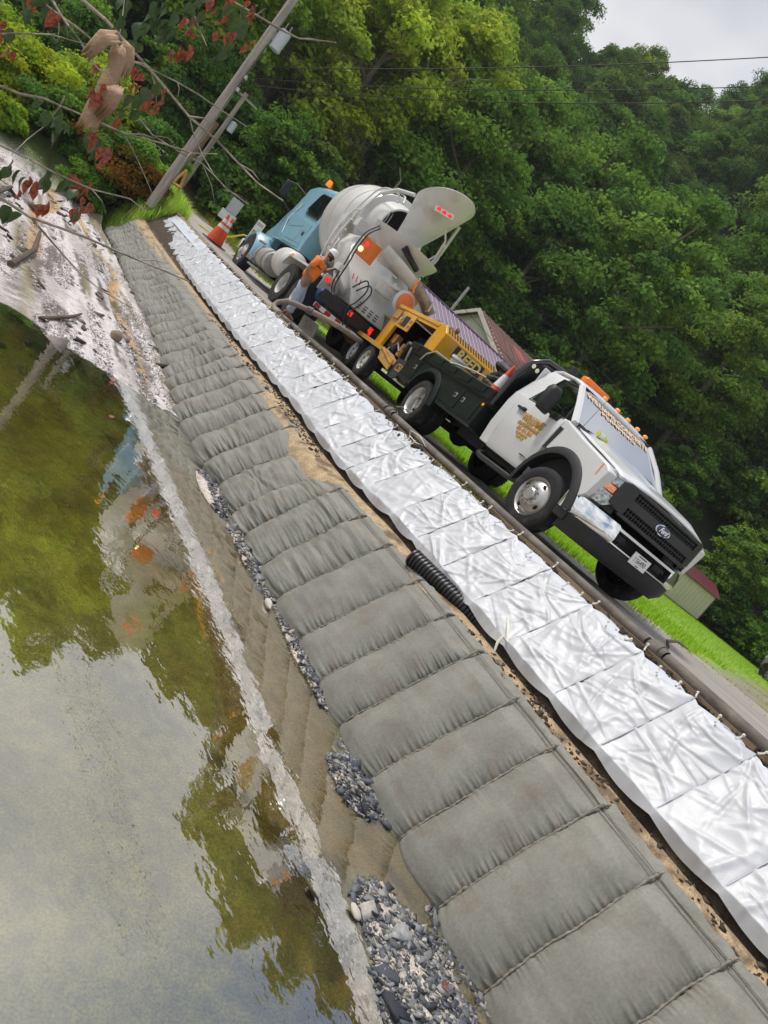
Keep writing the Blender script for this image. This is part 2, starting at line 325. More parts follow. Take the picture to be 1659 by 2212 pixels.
# ------------------------------------------------------------------ fabric mats
m_grey = mat('grout_fabric', (.222, .220, .190), .7, var=.12, vs=3.2, bump=.3, bs=230, col2=(.205, .18, .145), cs=4.5, clo=.5, chi=.76, var2=.10, vs2=45)
m_greyd = mat('grout_seam', (.235, .215, .175), .85, var=.25, vs=20, bump=.4, bs=90)
m_white = mat('white_geotextile', (.63, .645, .675), .38, var=.05, vs=8, bump=.12, bs=120, trans=.1)
m_sheet = mat('white_backing', (.68, .72, .79), .6, var=.03, vs=4, trans=.15)
m_tie = mat('tie_plastic', (.78, .75, .64), .5, var=.08)
GP = np.array([(5.20, -.905), (5.165, -.92), (5.13, -.94), (5.10, -.975), (5.06, -1.04), (4.9, -1.29), (4.75, -1.53), (4.6, -1.77), (4.53, -1.90), (4.48, -2.01), (4.46, -2.10), (4.48, -2.2), (4.55, -2.32)])
def greyprof(s, y):
    d = np.concatenate([[0], np.cumsum(np.hypot(*np.diff(GP, axis=0).T))]); d /= d[-1]
    x = np.interp(s, d, GP[:, 0]); z = np.interp(s, d, GP[:, 1])
    toe = sst(.35, .95, s); w = sst(16.5, 27, y)
    x = x+.14*w*(1-toe)+.20*w*toe+(.03*np.sin(y*.9)-.05*sst(9.5, 11, y)*(1-sst(12.5, 14.5, y)))*toe+.03*vnoise(y*.9, 5, 3)*(1-toe)
    z = z+rzc(y)*(1-toe)*.9+(.02+(barz(y)-WZ))*toe*sst(11, 12.5, y)
    z = z-.12*np.exp(-((y-8.9)/.75)**4)*(1-sst(.12, .5, s))-.05*np.exp(-((y-9.5)/3.2)**4)*(1-toe)
    return x, z
gd = np.concatenate([[0], np.cumsum(np.hypot(*np.diff(GP, axis=0).T))]); gd /= gd[-1]
def grey_bag(y0, y1, seed, ns, ntt, H=.135, fill=1., wr=1.):
    s = np.linspace(0, 1, ns); tau = np.linspace(0, 1, ntt); t = .5-.5*np.cos(math.pi*tau)
    S, T = np.meshgrid(s, t, indexing='ij'); L = y1-y0
    Y = y0+L*T; X, Z = greyprof(S, Y)
    e = 1e-3; xa, za = greyprof(np.clip(S-e, 0, 1), Y); xb, zb = greyprof(np.clip(S+e, 0, 1), Y)
    tx, tz = xb-xa, zb-za; ln = np.hypot(tx, tz)+1e-9; nx, nz = tz/ln, -tx/ln
    infl = sst(.055, .17, S)*(1-.25*sst(.93, 1., S)); pil = np.sin(math.pi*np.clip(T, 0, 1))**.52
    pil = pil*(.86+.14*T*1.6) 
    rag = vnoise(S*9, T*0+seed, seed)
    h = H*infl*pil*(1+.12*fill*vnoise(S*4+seed, T*1.5, seed))
    dn = T*L; df = (1-T)*L
    pw = lambda d, k, sd: np.exp(-d/k)*(1-np.exp(-d/.012))*(vnoise(S*62+.8*vnoise(S*6, d*6, sd), d*3, sd)+.7*vnoise(S*110, d*4, sd+5))
    near_ = float(y0 < 6); amp = (.024 if near_ else .017)*wr*(.55+.9*np.clip(vnoise(S*3.3, T*0, seed+9)+.4, 0, 1))
    h = h+infl*(amp*pw(dn, .055 if near_ else .2, seed+1)+.5*amp*pw(df, .05 if near_ else .09, seed+2)+(.003 if near_ else .011)*wr*vnoise(S*26, T*2.2, seed+3)*pil+.010*vnoise(S*9, T*3, seed+4))
    if fill < .9:                          # slack, pinched compartment
        c = (S-.52)/.1; v = (T-.5)
        ang = np.arctan2(v*L, (S-.55)*2.2); rr = np.hypot(v*L, (S-.55)*2.2)
        h = h*(.62+.25*np.tanh(rr*3))+infl*pil*.02*np.sin(ang*11)*np.exp(-rr*1.3)*np.tanh(rr*9)
    X = X+nx*h; Z = Z+nz*h
    fl = 1-sst(.03, .07, S); X = X+fl*.03*rag; Z = Z+fl*.012*(1+vnoise(S*20, T*9, seed))
    Y = Y+.012*vnoise(S*5, T*0+y0*7, 7)*(T < .5)+.012*vnoise(S*5, T*0+y1*7, 7)*(T >= .5)
    return np.stack([X, Y, Z], -1)
def grey_seam(y, n, seed):
    s = np.linspace(.045, .9, n); Y = y+.012*vnoise(s*5, s*0+y*7, 7)+.006*vnoise(s*30, s*0, seed)
    x, z = greyprof(s, Y); return [(a-.02, b, c+.016+.006*k) for a, b, c, k in zip(x, Y, z, vnoise(s*40, s*0+3, seed))]
def grey_mat(name, label, ys, flat, hi, group=None):
    root = thing(name, label, 'concrete mat', (0, 0, 0), group=group)
    for i in range(len(ys)-1):
        y0, y1 = ys[i], ys[i+1]; near = y0 < 5.5
        P = grey_bag(y0, y1, 100+int(y0*37), 230 if near else (150 if y0 < 12 else 100), 30 if near else 20, H=(.055+.075*min(1, (y1-y0)/.6))*hi, fill=.4 if i == flat else 1, wr=1.0 if y0 < 5.5 else 1.55)
        o = npmesh('bag', P.reshape(-1, 3), gridfaces(*P.shape[:2]), m_grey, root)
        if i == flat: o['label'] = 'slack wrinkled grey bag pinched in the middle'
    for y in ys[1:-1]:
        if y < 14:
            b = MB(); p = grey_seam(y, 90, int(y*91)); b.tube(p, [.011+.004*math.sin(k*1.9) for k in range(len(p))], 6); b.build('seam', m_greyd, root)
            b = MB()                                            # tied end of the seam on the sand, and stitch lines
            q = Vector(p[0]); b.tube([q+V(-.01, 0, .0), q+V(.05, .01, .012), q+V(.10, .02, .008), q+V(.13, .0, .01)], [.012, .014, .011, .017], 6); b.build('tie', m_greyd, root)
    if name == 'grey_grout_mat' and flat > 0:
        for so_ in (.052, .072):
            b = MB()
            for i in range(len(ys)-1):
                if ys[i] > 8: break
                yy = np.linspace(ys[i]+.02, ys[i+1]-.02, 24); x, z = greyprof(yy*0+so_, yy); b.tube([(a-.012, c, d+.016+.004*math.sin(9*c)) for a, c, d in zip(x, yy, z)], .0035, 4)
            b.build('stitching', m_greyd, root)
    return root
GS = [.45, 1.0, 1.54, 2.13, 2.72, 3.31, 3.87, 4.5, 5.08, 5.71, 6.43, 7.13, 7.85, 8.45, 9.28, 9.98, 10.72, 11.42, 12.06, 12.66, 13.22, 13.75, 14.4, 15.02, 15.6, 16.2, 16.8, 17.35]
grey_mat('grey_grout_mat', 'grout-filled grey fabric mat of wide bags below the pickup', GS, 13, 1.0)
ys = [17.3+.62*i+.02*math.sin(i*3) for i in range(17)]
grey_mat('grey_grout_mat', 'shorter grey grout mat ending at the leafy bank', ys, -1, 1.0)
# white mat
WS = [.2, .75, 1.3, 1.92, 2.57, 3.2, 3.82, 4.55, 5.2, 5.86, 6.48, 7.1, 7.88, 8.46, 9.05, 9.73, 10.4, 11.1, 11.7, 12.36, 13.0, 13.65]
while WS[-1] < 26.3: WS.append(WS[-1]+.63)
random.seed(5)
def white_panel(y0, y1, k, nu, nv):
    u = np.linspace(0, 1, nu); t = np.linspace(0, 1, nv); U, T = np.meshgrid(u, t, indexing='ij'); L = y1-y0; rs = np.random.RandomState(k)
    Y = y0+L*T; arch = np.sin(math.pi*T)
    up = 1-U
    us = np.clip((U-.1)/.9, 0, 1)                               # first tenth is the hem that hangs at the foot
    hem = 1-sst(0, .1, U)
    X = 5.395+.565*us; Z = -.73+.72*us-.06*np.exp(-((Y-8.8)/1.5)**4)
    X = X+.2*sst(16, 27, Y)*(1-us*.6)+.03*us*(1-us)*4*.3
    Z = Z-.10*hem*(.5+.5*arch); X = X-.012*hem+.04*hem*arch
    sag = us**2; X = X-.10*sag*arch*(.6+.5*rs.rand()); Z = Z-.075*sag*arch*(.6+.5*rs.rand())
    X = X+.05*(1-us)*arch*(rs.rand()*.8)*(1-hem)
    h = .022*arch**.7*np.sin(math.pi*np.clip(us*.9+.08, 0, 1))
    a = rs.rand()*9
    for q, am in ((2.0, .022), (4.5, .015), (10, .008)):
        for rot in (.5, 1.9):
            ca, sa = math.cos(rot+a), math.sin(rot+a)
            n = vnoise((Y*ca+us*1.2*sa)*q+a*7, (-Y*sa+us*1.2*ca)*q*.55, k+int(q*10)); h = h+am*(.5-np.abs(n))*1.1*(.25+.75*arch**.4)
    for _ in range(22):                                          # sharp creases
        x0, y0_, an = rs.rand(), rs.rand(), rs.rand()*math.pi; ca, sa = math.cos(an), math.sin(an); ln = .12+.3*rs.rand()
        du, dv = (us-x0)*1.2, (T-y0_)*L; al = du*ca+dv*sa; pe = -du*sa+dv*ca+.15*al*al
        h = h+(.006+.014*rs.rand())*np.exp(-(al/ln)**2)*np.maximum(0, 1-np.abs(pe)/(.02+.03*rs.rand()))*rs.choice([1, 1, -1])
    h = h*(1-.7*hem)
    X = X-.75*h; Z = Z+.62*h+rzc(Y)
    return np.stack([X, Y, Z], -1)
wroot = thing('white_fabric_mat', 'unfilled white fabric mat laid up the bank to the road edge', 'fabric mat')
m_seamw = mat('white_seam', (.62, .63, .66), .7, var=.1)
tb = MB(); tb.tube([(0, 0, 0), (.018, 0, .010), (.032, 0, .024), (.042, 0, .042)], [.011, .008, .007, .010], 6); tb.sphere((.044, 0, .046), .014, 4); tiemesh = None
for i in range(len(WS)-1):
    y0, y1 = WS[i], WS[i+1]; near = y0 < 7
    P = white_panel(y0, y1, 40+i, 96 if near else 54, 56 if near else 34)
    npmesh('panel', P.reshape(-1, 3), gridfaces(*P.shape[:2]), m_white, wroot)
    if i:
        q = P[12:, 0]; b = MB(); b.tube([(x-.004, y, z+.006) for x, y, z in q[::3]], .0045 if near else .006, 4); b.build('seam', m_seamw, wroot)
    for kk, (tt, off) in enumerate(((0., .0), (.5, -.02), (.28, .06))):
        if y0 > 17 and kk: continue
        j = int(tt*(P.shape[1]-1)); p = P[-1, j]
        if tiemesh is None: o = tb.build('tie', m_tie, wroot); tiemesh = o.data
        else: o = link('tie', tiemesh, m_tie, wroot)
        o.location = (p[0]+off, p[1], p[2]+.012); o.rotation_euler = (0, random.uniform(-.4, .3), random.uniform(-.9, .9))
for (a, b_) in ((0, 6), (6, 13.), (13, 26)):
    yy = np.arange(a, b_+.001, .05); U, Y = np.meshgrid(np.linspace(0, 1, 8), yy, indexing='ij')
    ph = np.interp(Y, WS, np.arange(len(WS))) % 1
    top = 5.965+.055*np.sin(math.pi*ph)+.02*vnoise(Y*5, 1, 3)
    X = 5.80+(top-5.80)*U; Z = np.interp(X, [5.8, 5.95, 6.1], [-.25, -.045, .03])-.06*np.exp(-((Y-8.8)/1.5)**4)*(1-sst(5.93, 6.03, X))+rzc(Y)+.01*vnoise(Y*7, U*3, 5)
    npmesh('back_sheet', np.stack([X, Y, Z], -1).reshape(-1, 3), gridfaces(*X.shape), m_sheet, wroot)
# loose flap of grey filter cloth lying over one white panel and a dangling strap
b = MB(); b.tube([(5.34, 4.5, -.72), (5.28, 4.53, -.70), (5.24, 4.5, -.76), (5.24, 4.46, -.84)], [.012, .014, .014, .010], 6); b.tube([(5.34, 4.5, -.72), (5.4, 4.68, -.62), (5.45, 4.78, -.58)], .011, 6); b.build('strap', m_tie, wroot)
# ------------------------------------------------------------------ shared vehicle materials and wheel
m_tyre = mat('tyre_rubber', (.018, .018, .019), .85, var=.25, vs=14, bump=.15, bs=60, col2=(.06, .054, .045), cs=7, clo=.55, chi=.8)
m_black = mat('black_plastic', (.018, .019, .021), .55, var=.2, vs=9)
m_dark = mat('underbody', (.012, .012, .013), .9, var=.3, vs=8)
m_chrome = mat('chrome', (.82, .83, .84), .08, 1., var=.03)
m_alum = mat('polished_steel', (.50, .49, .47), .36, 1., var=.12, vs=14)
m_paintw = mat('white_truck_paint', (.70, .71, .72), .28, var=.03, vs=2, coat=.6, col2=(.55, .54, .51), cs=1.6, clo=.58, chi=.9)
m_bed = mat('dark_green_bed', (.006, .012, .010), .45, var=.25, vs=5, spec=.3, col2=(.016, .018, .016), cs=4, clo=.55, chi=.8)
m_amber = mat('amber_lens', (.80, .30, .05), .25, var=0, emit=.25)
m_red = mat('red_lens_lit', (.85, .03, .02), .25, var=.6, vs=60, emit=.6)
m_redd = mat('glowing_red', (.5, .02, .015), .25, var=0, emit=.15)
m_orange = mat('orange_paint', (.80, .20, .02), .45, var=.08, vs=5)
m_gold = mat('gold_lettering', (.52, .27, .03), .5, var=.2, vs=30)
m_ink = mat('black_ink', (.02, .02, .02), .6, var=0)
m_lens = mat('headlamp_lens', (.42, .45, .47), .12, .7, var=.75, vs=26, coat=1)
m_glass = glassmat('window_glass', (.30, .34, .33)); m_wind = glassmat('windscreen_glass', (.50, .58, .55), .02)
m_seat = mat('cab_interior', (.10, .095, .09), .8, var=.2)
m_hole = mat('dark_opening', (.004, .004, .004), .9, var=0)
def wheel(par, c, Rr, w, rim, side, style='steel', steer=0., rimmat=None, dual=False, nb=10):
    """side -1: outer face looks to -x. rim part with tyre child"""
    b = MB(); rm = rimmat or m_alum; s = side
    d = .02 if style == 'dish' else .0
    if style == 'hub':        # convex steel wheel with hub and nuts
        pr = [(rim, .50), (rim, .46), (rim*.93, .40), (rim*.88, .30), (rim*.80, .42), (rim*.62, .60), (rim*.52, .66), (rim*.34, .67), (rim*.33, .78), (rim*.27, .84), (0.001, .84)]
    elif style == 'dish':     # deep dish of an outer dual
        pr = [(rim, .50), (rim*.96, .46), (rim*.90, .30), (rim*.84, -.05), (rim*.62, -.16), (rim*.45, -.12), (rim*.33, -.10), (rim*.30, .12), (rim*.2, .16), (0.001, .16)]
    else:
        pr = [(rim, .50), (rim*.95, .46), (rim*.90, .22), (rim*.82, .16), (rim*.66, .30), (rim*.50, .20), (rim*.34, .22), (rim*.32, .36), (rim*.2, .40), (0.001, .40)]
    b.lathe([(r, h*w*s) for r, h in pr], (0, 0, 0), (1, 0, 0), 32)
    for k in range(nb):
        a = 2*math.pi*k/nb; rr = rim*(.43 if style == 'hub' else .39); hx = (.66 if style == 'hub' else .16 if style != 'dish' else -.12)*w*s
        b.cyl((hx, rr*math.cos(a), rr*math.sin(a)), (hx+.035*s, rr*math.cos(a), rr*math.sin(a)), .012 if rim < .3 else .018, n=6)
    o = b.build('wheel', rm, par, 30); o.location = c; o.rotation_euler = (0, 0, steer)
    hb = MB()
    for k in range(4 if style == 'hub' else 5 if style == 'dish' else 8):
        a = 2*math.pi*(k+.3)/(4 if style == 'hub' else 5 if style == 'dish' else 8); rr = rim*(.70 if style != 'dish' else .70)
        hx = (.525 if style == 'hub' else -.115 if style == 'dish' else .275)*w*s
        hb.sphere((hx, rr*math.cos(a), rr*math.sin(a)), rim*.13, 5, (.35, 1, 1))
    hb.build('vent_hole', m_hole, o)
    t = MB(); hw = .5*w
    prof = [(rim*.99, -.46*w), (rim*1.03, -.52*w), (rim+(Rr-rim)*.45, -.56*w), (Rr-.035, -.53*w), (Rr-.006, -.44*w)]
    for g in (-.27, -.09, .09, .27):
        prof += [(Rr, (g-.06)*w), (Rr, (g-.025)*w), (Rr-.013, (g-.02)*w), (Rr-.013, (g+.02)*w), (Rr, (g+.025)*w)]
    prof += [(Rr-.006, .44*w), (Rr-.035, .53*w), (rim+(Rr-rim)*.45, .56*w), (rim*1.03, .52*w), (rim*.99, .46*w)]
    t.lathe(prof, (0, 0, 0), (1, 0, 0), 48)
    nl = 0 if style == 'hub' and Rr < .5 else 44                                             # shoulder lugs
    for k in range(nl):
        a = 2*math.pi*k/nl; rot = Matrix.Rotation(a, 3, 'X')
        for sx in (-1, 1):
            t.box(rot @ V(sx*.48*w, 0, Rr-.014), (.10*w, .6*2*math.pi*Rr/nl, .018), rot)
    t.build('tyre', m_tyre, o, 30)
    if dual:
        t2 = MB(); t2.lathe([(p, h-s*1.18*w) for p, h in prof], (0, 0, 0), (1, 0, 0), 48); t2.build('inner_tyre', m_tyre, o, 30)
    return o
# ------------------------------------------------------------------ pickup / pump tow truck
FT = thing('flatbed_truck', 'white flatbed truck with black bed, gold door lettering and chrome bumper', 'truck', (7.68, 6.64, .012), R_(-8.5))
def yf(x): return -.95+.32*max(0., (abs(x)-.5)/.5)**2
def curved(b, x0, x1, zt, zb, off, th, n=14):
    """slab that follows the curve of the nose"""
    R = []
    for i in range(n+1):
        x = x0+(x1-x0)*i/n; y = yf(x)+off; t = zt(x) if callable(zt) else zt; q = zb(x) if callable(zb) else zb
        R.append([V(x, y, q), V(x, y, t), V(x, y+th, t), V(x, y+th, q)])
    return b.loft(R)
wheel(FT, (-.93, 0, .405), .405, .235, .262, -1, 'hub', R_(10)); wheel(FT, (.93, 0, .405), .405, .235, .262, 1, 'hub', R_(10))
wheel(FT, (-1.0, 4.19, .405), .405, .225, .262, -1, 'dish', dual=True, nb=8); wheel(FT, (1.0, 4.19, .405), .405, .225, .262, 1, 'dish', dual=True, nb=8)
# hood: crowned sheet over the engine bay
rows = []
for y, ze, zm in ((-.93, 1.165, 1.235), (-.90, 1.20, 1.265), (-.75, 1.245, 1.305), (-.4, 1.30, 1.365), (0, 1.355, 1.425), (.3, 1.41, 1.485), (.5, 1.45, 1.53)):
    r = []
    for k in range(21):
        u = -1+2*k/20; x = u*.86; yy = y+(yf(x*1.05)-yf(0))*(.55 if y < -.7 else .25 if y < -.3 else 0)
        dome = .022*math.exp(-((abs(u)-.55)/.16)**2)*(1 if y > -.8 else .3)
        r.append((x, yy, ze+(zm-ze)*(1-u*u)+dome))
    rows.append(r)
b = MB(); b.grid(np.array(rows)); b.build('hood', m_paintw, FT, 60, solid=.02)
for s in (-1, 1):
    # front fender with wheel arch
    arch = [(0+.60*math.cos(a), .44+.60*math.sin(a)) for a in np.linspace(R_(10), R_(160), 16)]
    poly = [(.53, .55)]+arch[0:]+[(-.62, .72), (-.72, .80), (-.76, 1.0), (-.80, 1.16), (-.70, 1.215), (0, 1.33), (.5, 1.43), (.53, 1.38)]
    R = []
    for dx, sh in ((.70, 1.), (.94, 1.), (.985, .985), (1.0, .96)):
        cy, cz = -.1, .95; R.append([V(s*dx, cy+(p[0]-cy)*sh if p[1] > 1.1 else p[0], cz+(p[1]-cz)*sh if p[1] > 1.1 else p[1]) for p in poly])
    b = MB(); b.loft(R); b.build('fender', m_paintw, FT, 40, bevel=.012)
    # black wheel lip moulding
    b = MB(); R = []
    for a in np.linspace(R_(-2), R_(172), 26):
        ca, sa = math.cos(a), math.sin(a); rr = lambda q: (q*ca, .44+q*sa*1.0)
        p0, p1 = rr(.575), rr(.685); R.append([V(s*.88, *p0), V(s*1.045, *p0), V(s*1.05, *rr(.62)), V(s*1.015, *p1), V(s*.96, *p1)])
    b.loft(R); b.build('wheel_arch_moulding', m_black, FT, 40)
    b = MB(); b.bx(s*.55, s*.9, -.56, .56, .45, 1.1); b.build('wheel_well', m_dark, FT, 0)
    # door and cab corner
    b = MB(); R = []
    for z, x in ((.545, .96), (.60, .985), (.83, .995), (.86, 1.005), (1.0, 1.012), (1.25, 1.0), (1.36, .985), (1.42, .965)):
        R.append([V(s*x, .545, z), V(s*x, 1.72, z), V(s*(x-.1), 1.72, z), V(s*(x-.1), .545, z)])
    b.loft(R); d = b.build('door', m_paintw, FT, 25, bevel=.01)
    h = MB(); h.bx(s*1.0, s*1.045, 1.42, 1.58, 1.225, 1.26); h.bx(s*.99, s*1.05, 1.38, 1.43, 1.215, 1.27); h.build('handle', m_black, d, bevel=.01)
    b = MB(); R = []
    for z, x in ((.56, .96), (.86, 1.0), (1.25, .995), (1.42, .965)):
        R.append([V(s*x, 1.73, z), V(s*x, 1.98, z), V(s*(x-.1), 1.98, z), V(s*(x-.1), 1.73, z)])
    b.loft(R); b.build('cab_corner', m_paintw, FT, 25, bevel=.012)
    # pillars and side glass
    def bar(P, w, name):
        b = MB(); b.tube(P, w, 6); return b.build(name, m_paintw, FT, 50)
    bar([(s*.93, .42, 1.43), (s*.86, .72, 1.70), (s*.765, 1.04, 1.92)], [.055, .05, .05], 'windscreen_pillar')
    b = MB(); R = []
    for z, x, y0, y1 in ((1.40, .965, 1.55, 1.98), (1.65, .87, 1.50, 1.96), (1.90, .775, 1.42, 1.90), (1.955, .74, 1.38, 1.86)): R.append([V(s*x, y0, z), V(s*x, y1, z), V(s*(x-.09), y1, z), V(s*(x-.09), y0, z)])
    b.loft(R); b.build('rear_pillar', m_paintw, FT, 35, bevel=.01)
    g = MB(); g.add([V(s*.957, .60, 1.41), V(s*.957, 1.56, 1.41), V(s*.79, 1.43, 1.885), V(s*.79, 1.04, 1.885), V(s*.88, .72, 1.66)], [(0, 1, 2, 3, 4)]); g.build('side_window', m_glass, FT, 0)
    g = MB(); g.tube([(s*.962, .60, 1.405), (s*.962, 1.57, 1.405), (s*.792, 1.44, 1.895), (s*.792, 1.03, 1.895), (s*.885, .70, 1.66), (s*.962, .60, 1.405)], .014, 5); g.build('window_seal', m_black, FT)
    # tow mirror
    b = MB(); b.tube([(s*.95, .80, 1.36), (s*1.12, .84, 1.40)], .03, 6); b.tube([(s*.93, .86, 1.50), (s*1.12, .88, 1.50)], .026, 6); b.bx(s*.94, s*1.0, .66, .88, 1.33, 1.42)
    b.build('mirror_arm', m_black, FT, bevel=.01)
    b = MB(); R = [[V(s*(1.12+dx*.9), .80+y, 1.49+dz) for dx, dz in ((-.06, -.18), (.13, -.17), (.17, -.10), (.17, .13), (.12, .20), (-.02, .21), (-.07, .12))] for y in (.0, .05, .12)]
    R[0] = [p.lerp(V(s*1.16, .80, 1.5), .18) for p in R[0]]
    b.loft(R); b.build('mirror', m_black, FT, 40, bevel=.015)
    # step tube
    b = MB(); b.tube([(s*.86, .50, .50), (s*.98, .56, .42), (s*1.0, .7, .40), (s*1.0, 1.6, .38), (s*.96, 1.75, .40), (s*.84, 1.8, .46)], .038, 8); b.build('step', m_black, FT)
# roof
rows = []
for y, z, w in ((1.02, 1.925, .70), (1.10, 1.985, .74), (1.30, 2.02, .76), (1.65, 2.025, .76), (1.85, 1.99, .74), (1.93, 1.92, .72)):
    rows.append([(u*w, y, z-.045*abs(u)**4) for u in np.linspace(-1, 1, 15)])
b = MB(); b.grid(np.array(rows)); b.build('roof', m_paintw, FT, 60, solid=.05)
b = MB(); b.add([V(-.9, .42, 1.46), V(.9, .42, 1.46), V(.74, 1.03, 1.93), V(-.74, 1.03, 1.93)], [(0, 1, 2, 3)]); ws = b.build('windscreen', m_wind, FT, 0)
bm_ = MB(); bm_.tube([(-.92, .415, 1.455), (.92, .415, 1.455), (.75, 1.04, 1.94), (-.75, 1.04, 1.94), (-.92, .415, 1.455)], .02, 5); bm_.build('windscreen_seal', m_black, FT)
exs = V(1, 0, 0); eys = V(0, .61, .47)
m_ban = mat('banner_lettering', (.92, .68, .44), .5, var=0)
text('WILLIAMS CONCRETE', .115, m_ban, ws, frame((0, .945, 1.878), exs, eys), .003, width=1.38)
text('PUMPING', .085, m_ban, ws, frame((0, .868, 1.818), exs, eys), .002, width=.75)
b = MB(); b.add([V(-.70, 1.95, 1.45), V(.70, 1.95, 1.45), V(.62, 1.92, 1.9), V(-.62, 1.92, 1.9)], [(0, 1, 2, 3)]); b.build('rear_window', m_glass, FT, 0)
b = MB(); b.bx(-.88, .88, 1.925, 1.955, .8, 1.46); b.bx(-.86, -.66, 1.915, 1.945, 1.40, 1.92); b.bx(.66, .86, 1.915, 1.945, 1.40, 1.92); b.build('cab_back', m_paintw, FT, bevel=.01)
b = MB(); b.bx(-.88, .88, .35, .62, 1.0, 1.44); b.bx(-.62, -.10, 1.25, 1.42, .95, 1.62); b.bx(.12, .62, 1.25, 1.42, .95, 1.62); b.bx(-.8, .8, .6, 1.9, .6, .98); b.sphere((-.36, 1.35, 1.70), .10, 6, (1, .5, .8)); b.sphere((.36, 1.35, 1.70), .10, 6, (1, .5, .8))
b.build('cab_interior', m_seat, FT, bevel=.03)
b = MB(); b.lathe([(.17+.014*math.cos(t), .014*math.sin(t)) for t in np.linspace(0, 2*math.pi, 7)], (.36, .72, 1.40), (0, -.8, .6), 20); b.build('steering_wheel', m_black, FT)
for x, y in ((-.30, 1.13), (-.02, 1.12), (.22, 1.12), (.46, 1.13), (.68, 1.16)):
    b = MB(); b.sphere((x, y, 2.03), .032, 6, (1.2, 1.3, .8)); b.build('roof_marker_light', m_amber, FT)
b = MB(); b.box((-.33, 1.42, 2.085), (.50, .16, .09)); b.build('roof_light_bar', mat('orange_lens', (.72, .16, .015), .3, var=.1, emit=.12), FT, bevel=.03)
b = MB(); b.tube([(-.84, .36, 1.46), (-.70, .50, 2.0)], [.004, .002], 5); b.build('antenna', m_black, FT)
for x0, x1 in ((-.72, .0), (.05, .72)):
    b = MB(); b.tube([(x0, .40, 1.47), ((x0+x1)/2, .45, 1.515), (x1, .47, 1.51)], .011, 5); b.tube([(x0+.1, .37, 1.465), ((x0+x1)/2, .42, 1.50)], .014, 5); b.build('wiper', m_black, FT)
b = MB(); R = [[V(x, .30+.04*abs(x), 1.475-.04*x*x), V(x, .50, 1.49), V(x, .50, 1.45), V(x, .30, 1.44)] for x in np.linspace(-.86, .86, 9)]; b.loft(R); b.build('cowl', m_black, FT)
# nose
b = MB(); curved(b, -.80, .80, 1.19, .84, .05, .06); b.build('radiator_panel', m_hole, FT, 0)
gm = mat('grille_plastic', (.028, .029, .032), .42, var=.1, vs=20)
gr = MB(); curved(gr, -.74, .74, 1.21, 1.165, -.035, .07); gr = gr.build('grille', gm, FT, bevel=.012)
def gbar(z1, z0, off, x0=-.72, x1=.72, nm='grille_bar', th=.05):
    b = MB(); curved(b, x0, x1, z1, z0, off, th); return b.build(nm, gm, gr, bevel=.01)
gbar(1.075, .965, -.03); gbar(.875, .83, -.03, -.66, .66); gbar(1.145, 1.125, -.005); gbar(.935, .915, -.005); gbar(1.095, 1.08, -.012, th=.03)
for s in (-1, 1):
    b = MB(); curved(b, s*.60, s*.80, lambda x: 1.20-.3*max(0, abs(x)-.74), lambda x: .86+.25*max(0, abs(x)-.70), -.03, .08); b.build('grille_end', gm, gr, bevel=.015)
b = MB()
for i in range(25):
    x = -.60+1.2*i/24; y = yf(x)
    for z0, z1 in ((1.075, 1.165), (.875, .965)): b.bx(x-.006, x+.006, y-.005, y+.04, z0, z1)
b.build('grille_ribs', gm, gr, 0)['kind'] = 'stuff'
b = MB(); b.lathe([(.135, -.02), (.135, .008), (.120, .016), (.112, .010)], (0, -.985, 1.02), (0, -1, 0), 36); o = b.build('badge_ring', m_chrome, FT); 
for v in o.data.vertices: v.co.z = 1.02+(v.co.z-1.02)*.46
b = MB(); b.lathe([(.115, .009), (.06, .014), (.001, .016)], (0, -.985, 1.02), (0, -1, 0), 36); o = b.build('badge', mat('badge_blue', (.012, .022, .10), .2, var=0, coat=1), FT)
for v in o.data.vertices: v.co.z = 1.02+(v.co.z-1.02)*.46
text('Ford', .085, m_chrome, FT, frame((-.003, -1.004, 1.02), (1, 0, 0), (0, 0, 1)), .002, .35, .003, width=.15)
for s in (-1, 1):   # C-shaped headlamps wrapping the corner
    hl = MB(); curved(hl, s*.70, s*.995, 1.205, 1.075, -.02, .06); hl.build('headlight', m_lens, FT, bevel=.012)
    hl = MB(); curved(hl, s*.80, s*.995, 1.065, .985, -.012, .05); hl.build('turn_signal', mat('signal_lens', (.75, .30, .12), .15, var=.4, vs=40, emit=.25, coat=1), FT, bevel=.01)
    hl = MB(); curved(hl, s*.70, s*.965, lambda x: .975, lambda x: .80+.14*max(0, (.82-abs(x))/.12), -.02, .06); hl.build('lower_headlight', m_lens, FT, bevel=.012)
    hl = MB(); curved(hl, s*.955, s*1.0, 1.205, 1.03, -.026, .05, 4); hl.build('side_marker', m_amber, FT, bevel=.008)
    b = MB(); curved(b, s*.66, s*.98, 1.21, .79, .045, .05); b.build('lamp_housing', m_black, FT, 0)
    # chrome bumper wing
    b = MB(); R = []
    for i in range(13):
        x = s*(.52+.50*i/12); y = yf(x)-.06+.10*max(0, (abs(x)-.9)/.12)**2
        R.append([V(x, y+.03, .52), V(x, y-.015, .555), V(x, y-.02, .60), V(x, y-.005, .70), V(x, y+.03, .765), V(x, y+.10, .77), V(x, y+.10, .52)])
    b.loft(R); b.build('bumper_end', m_chrome, FT, 50)
    b = MB(); b.bx(s*.86, s*.99, -.66, -.42, .40, .80); b.build('bumper_side_skirt', m_black, FT, bevel=.02)
    b = MB(); b.bx(s*.30, s*.46, -.93, -.85, .60, .68); b.tube([(s*.38, -.96, .60), (s*.34, -1.0, .63), (s*.38, -1.02, .66), (s*.42, -1.0, .64)], .014, 6); b.build('tow_hook', m_black, FT)
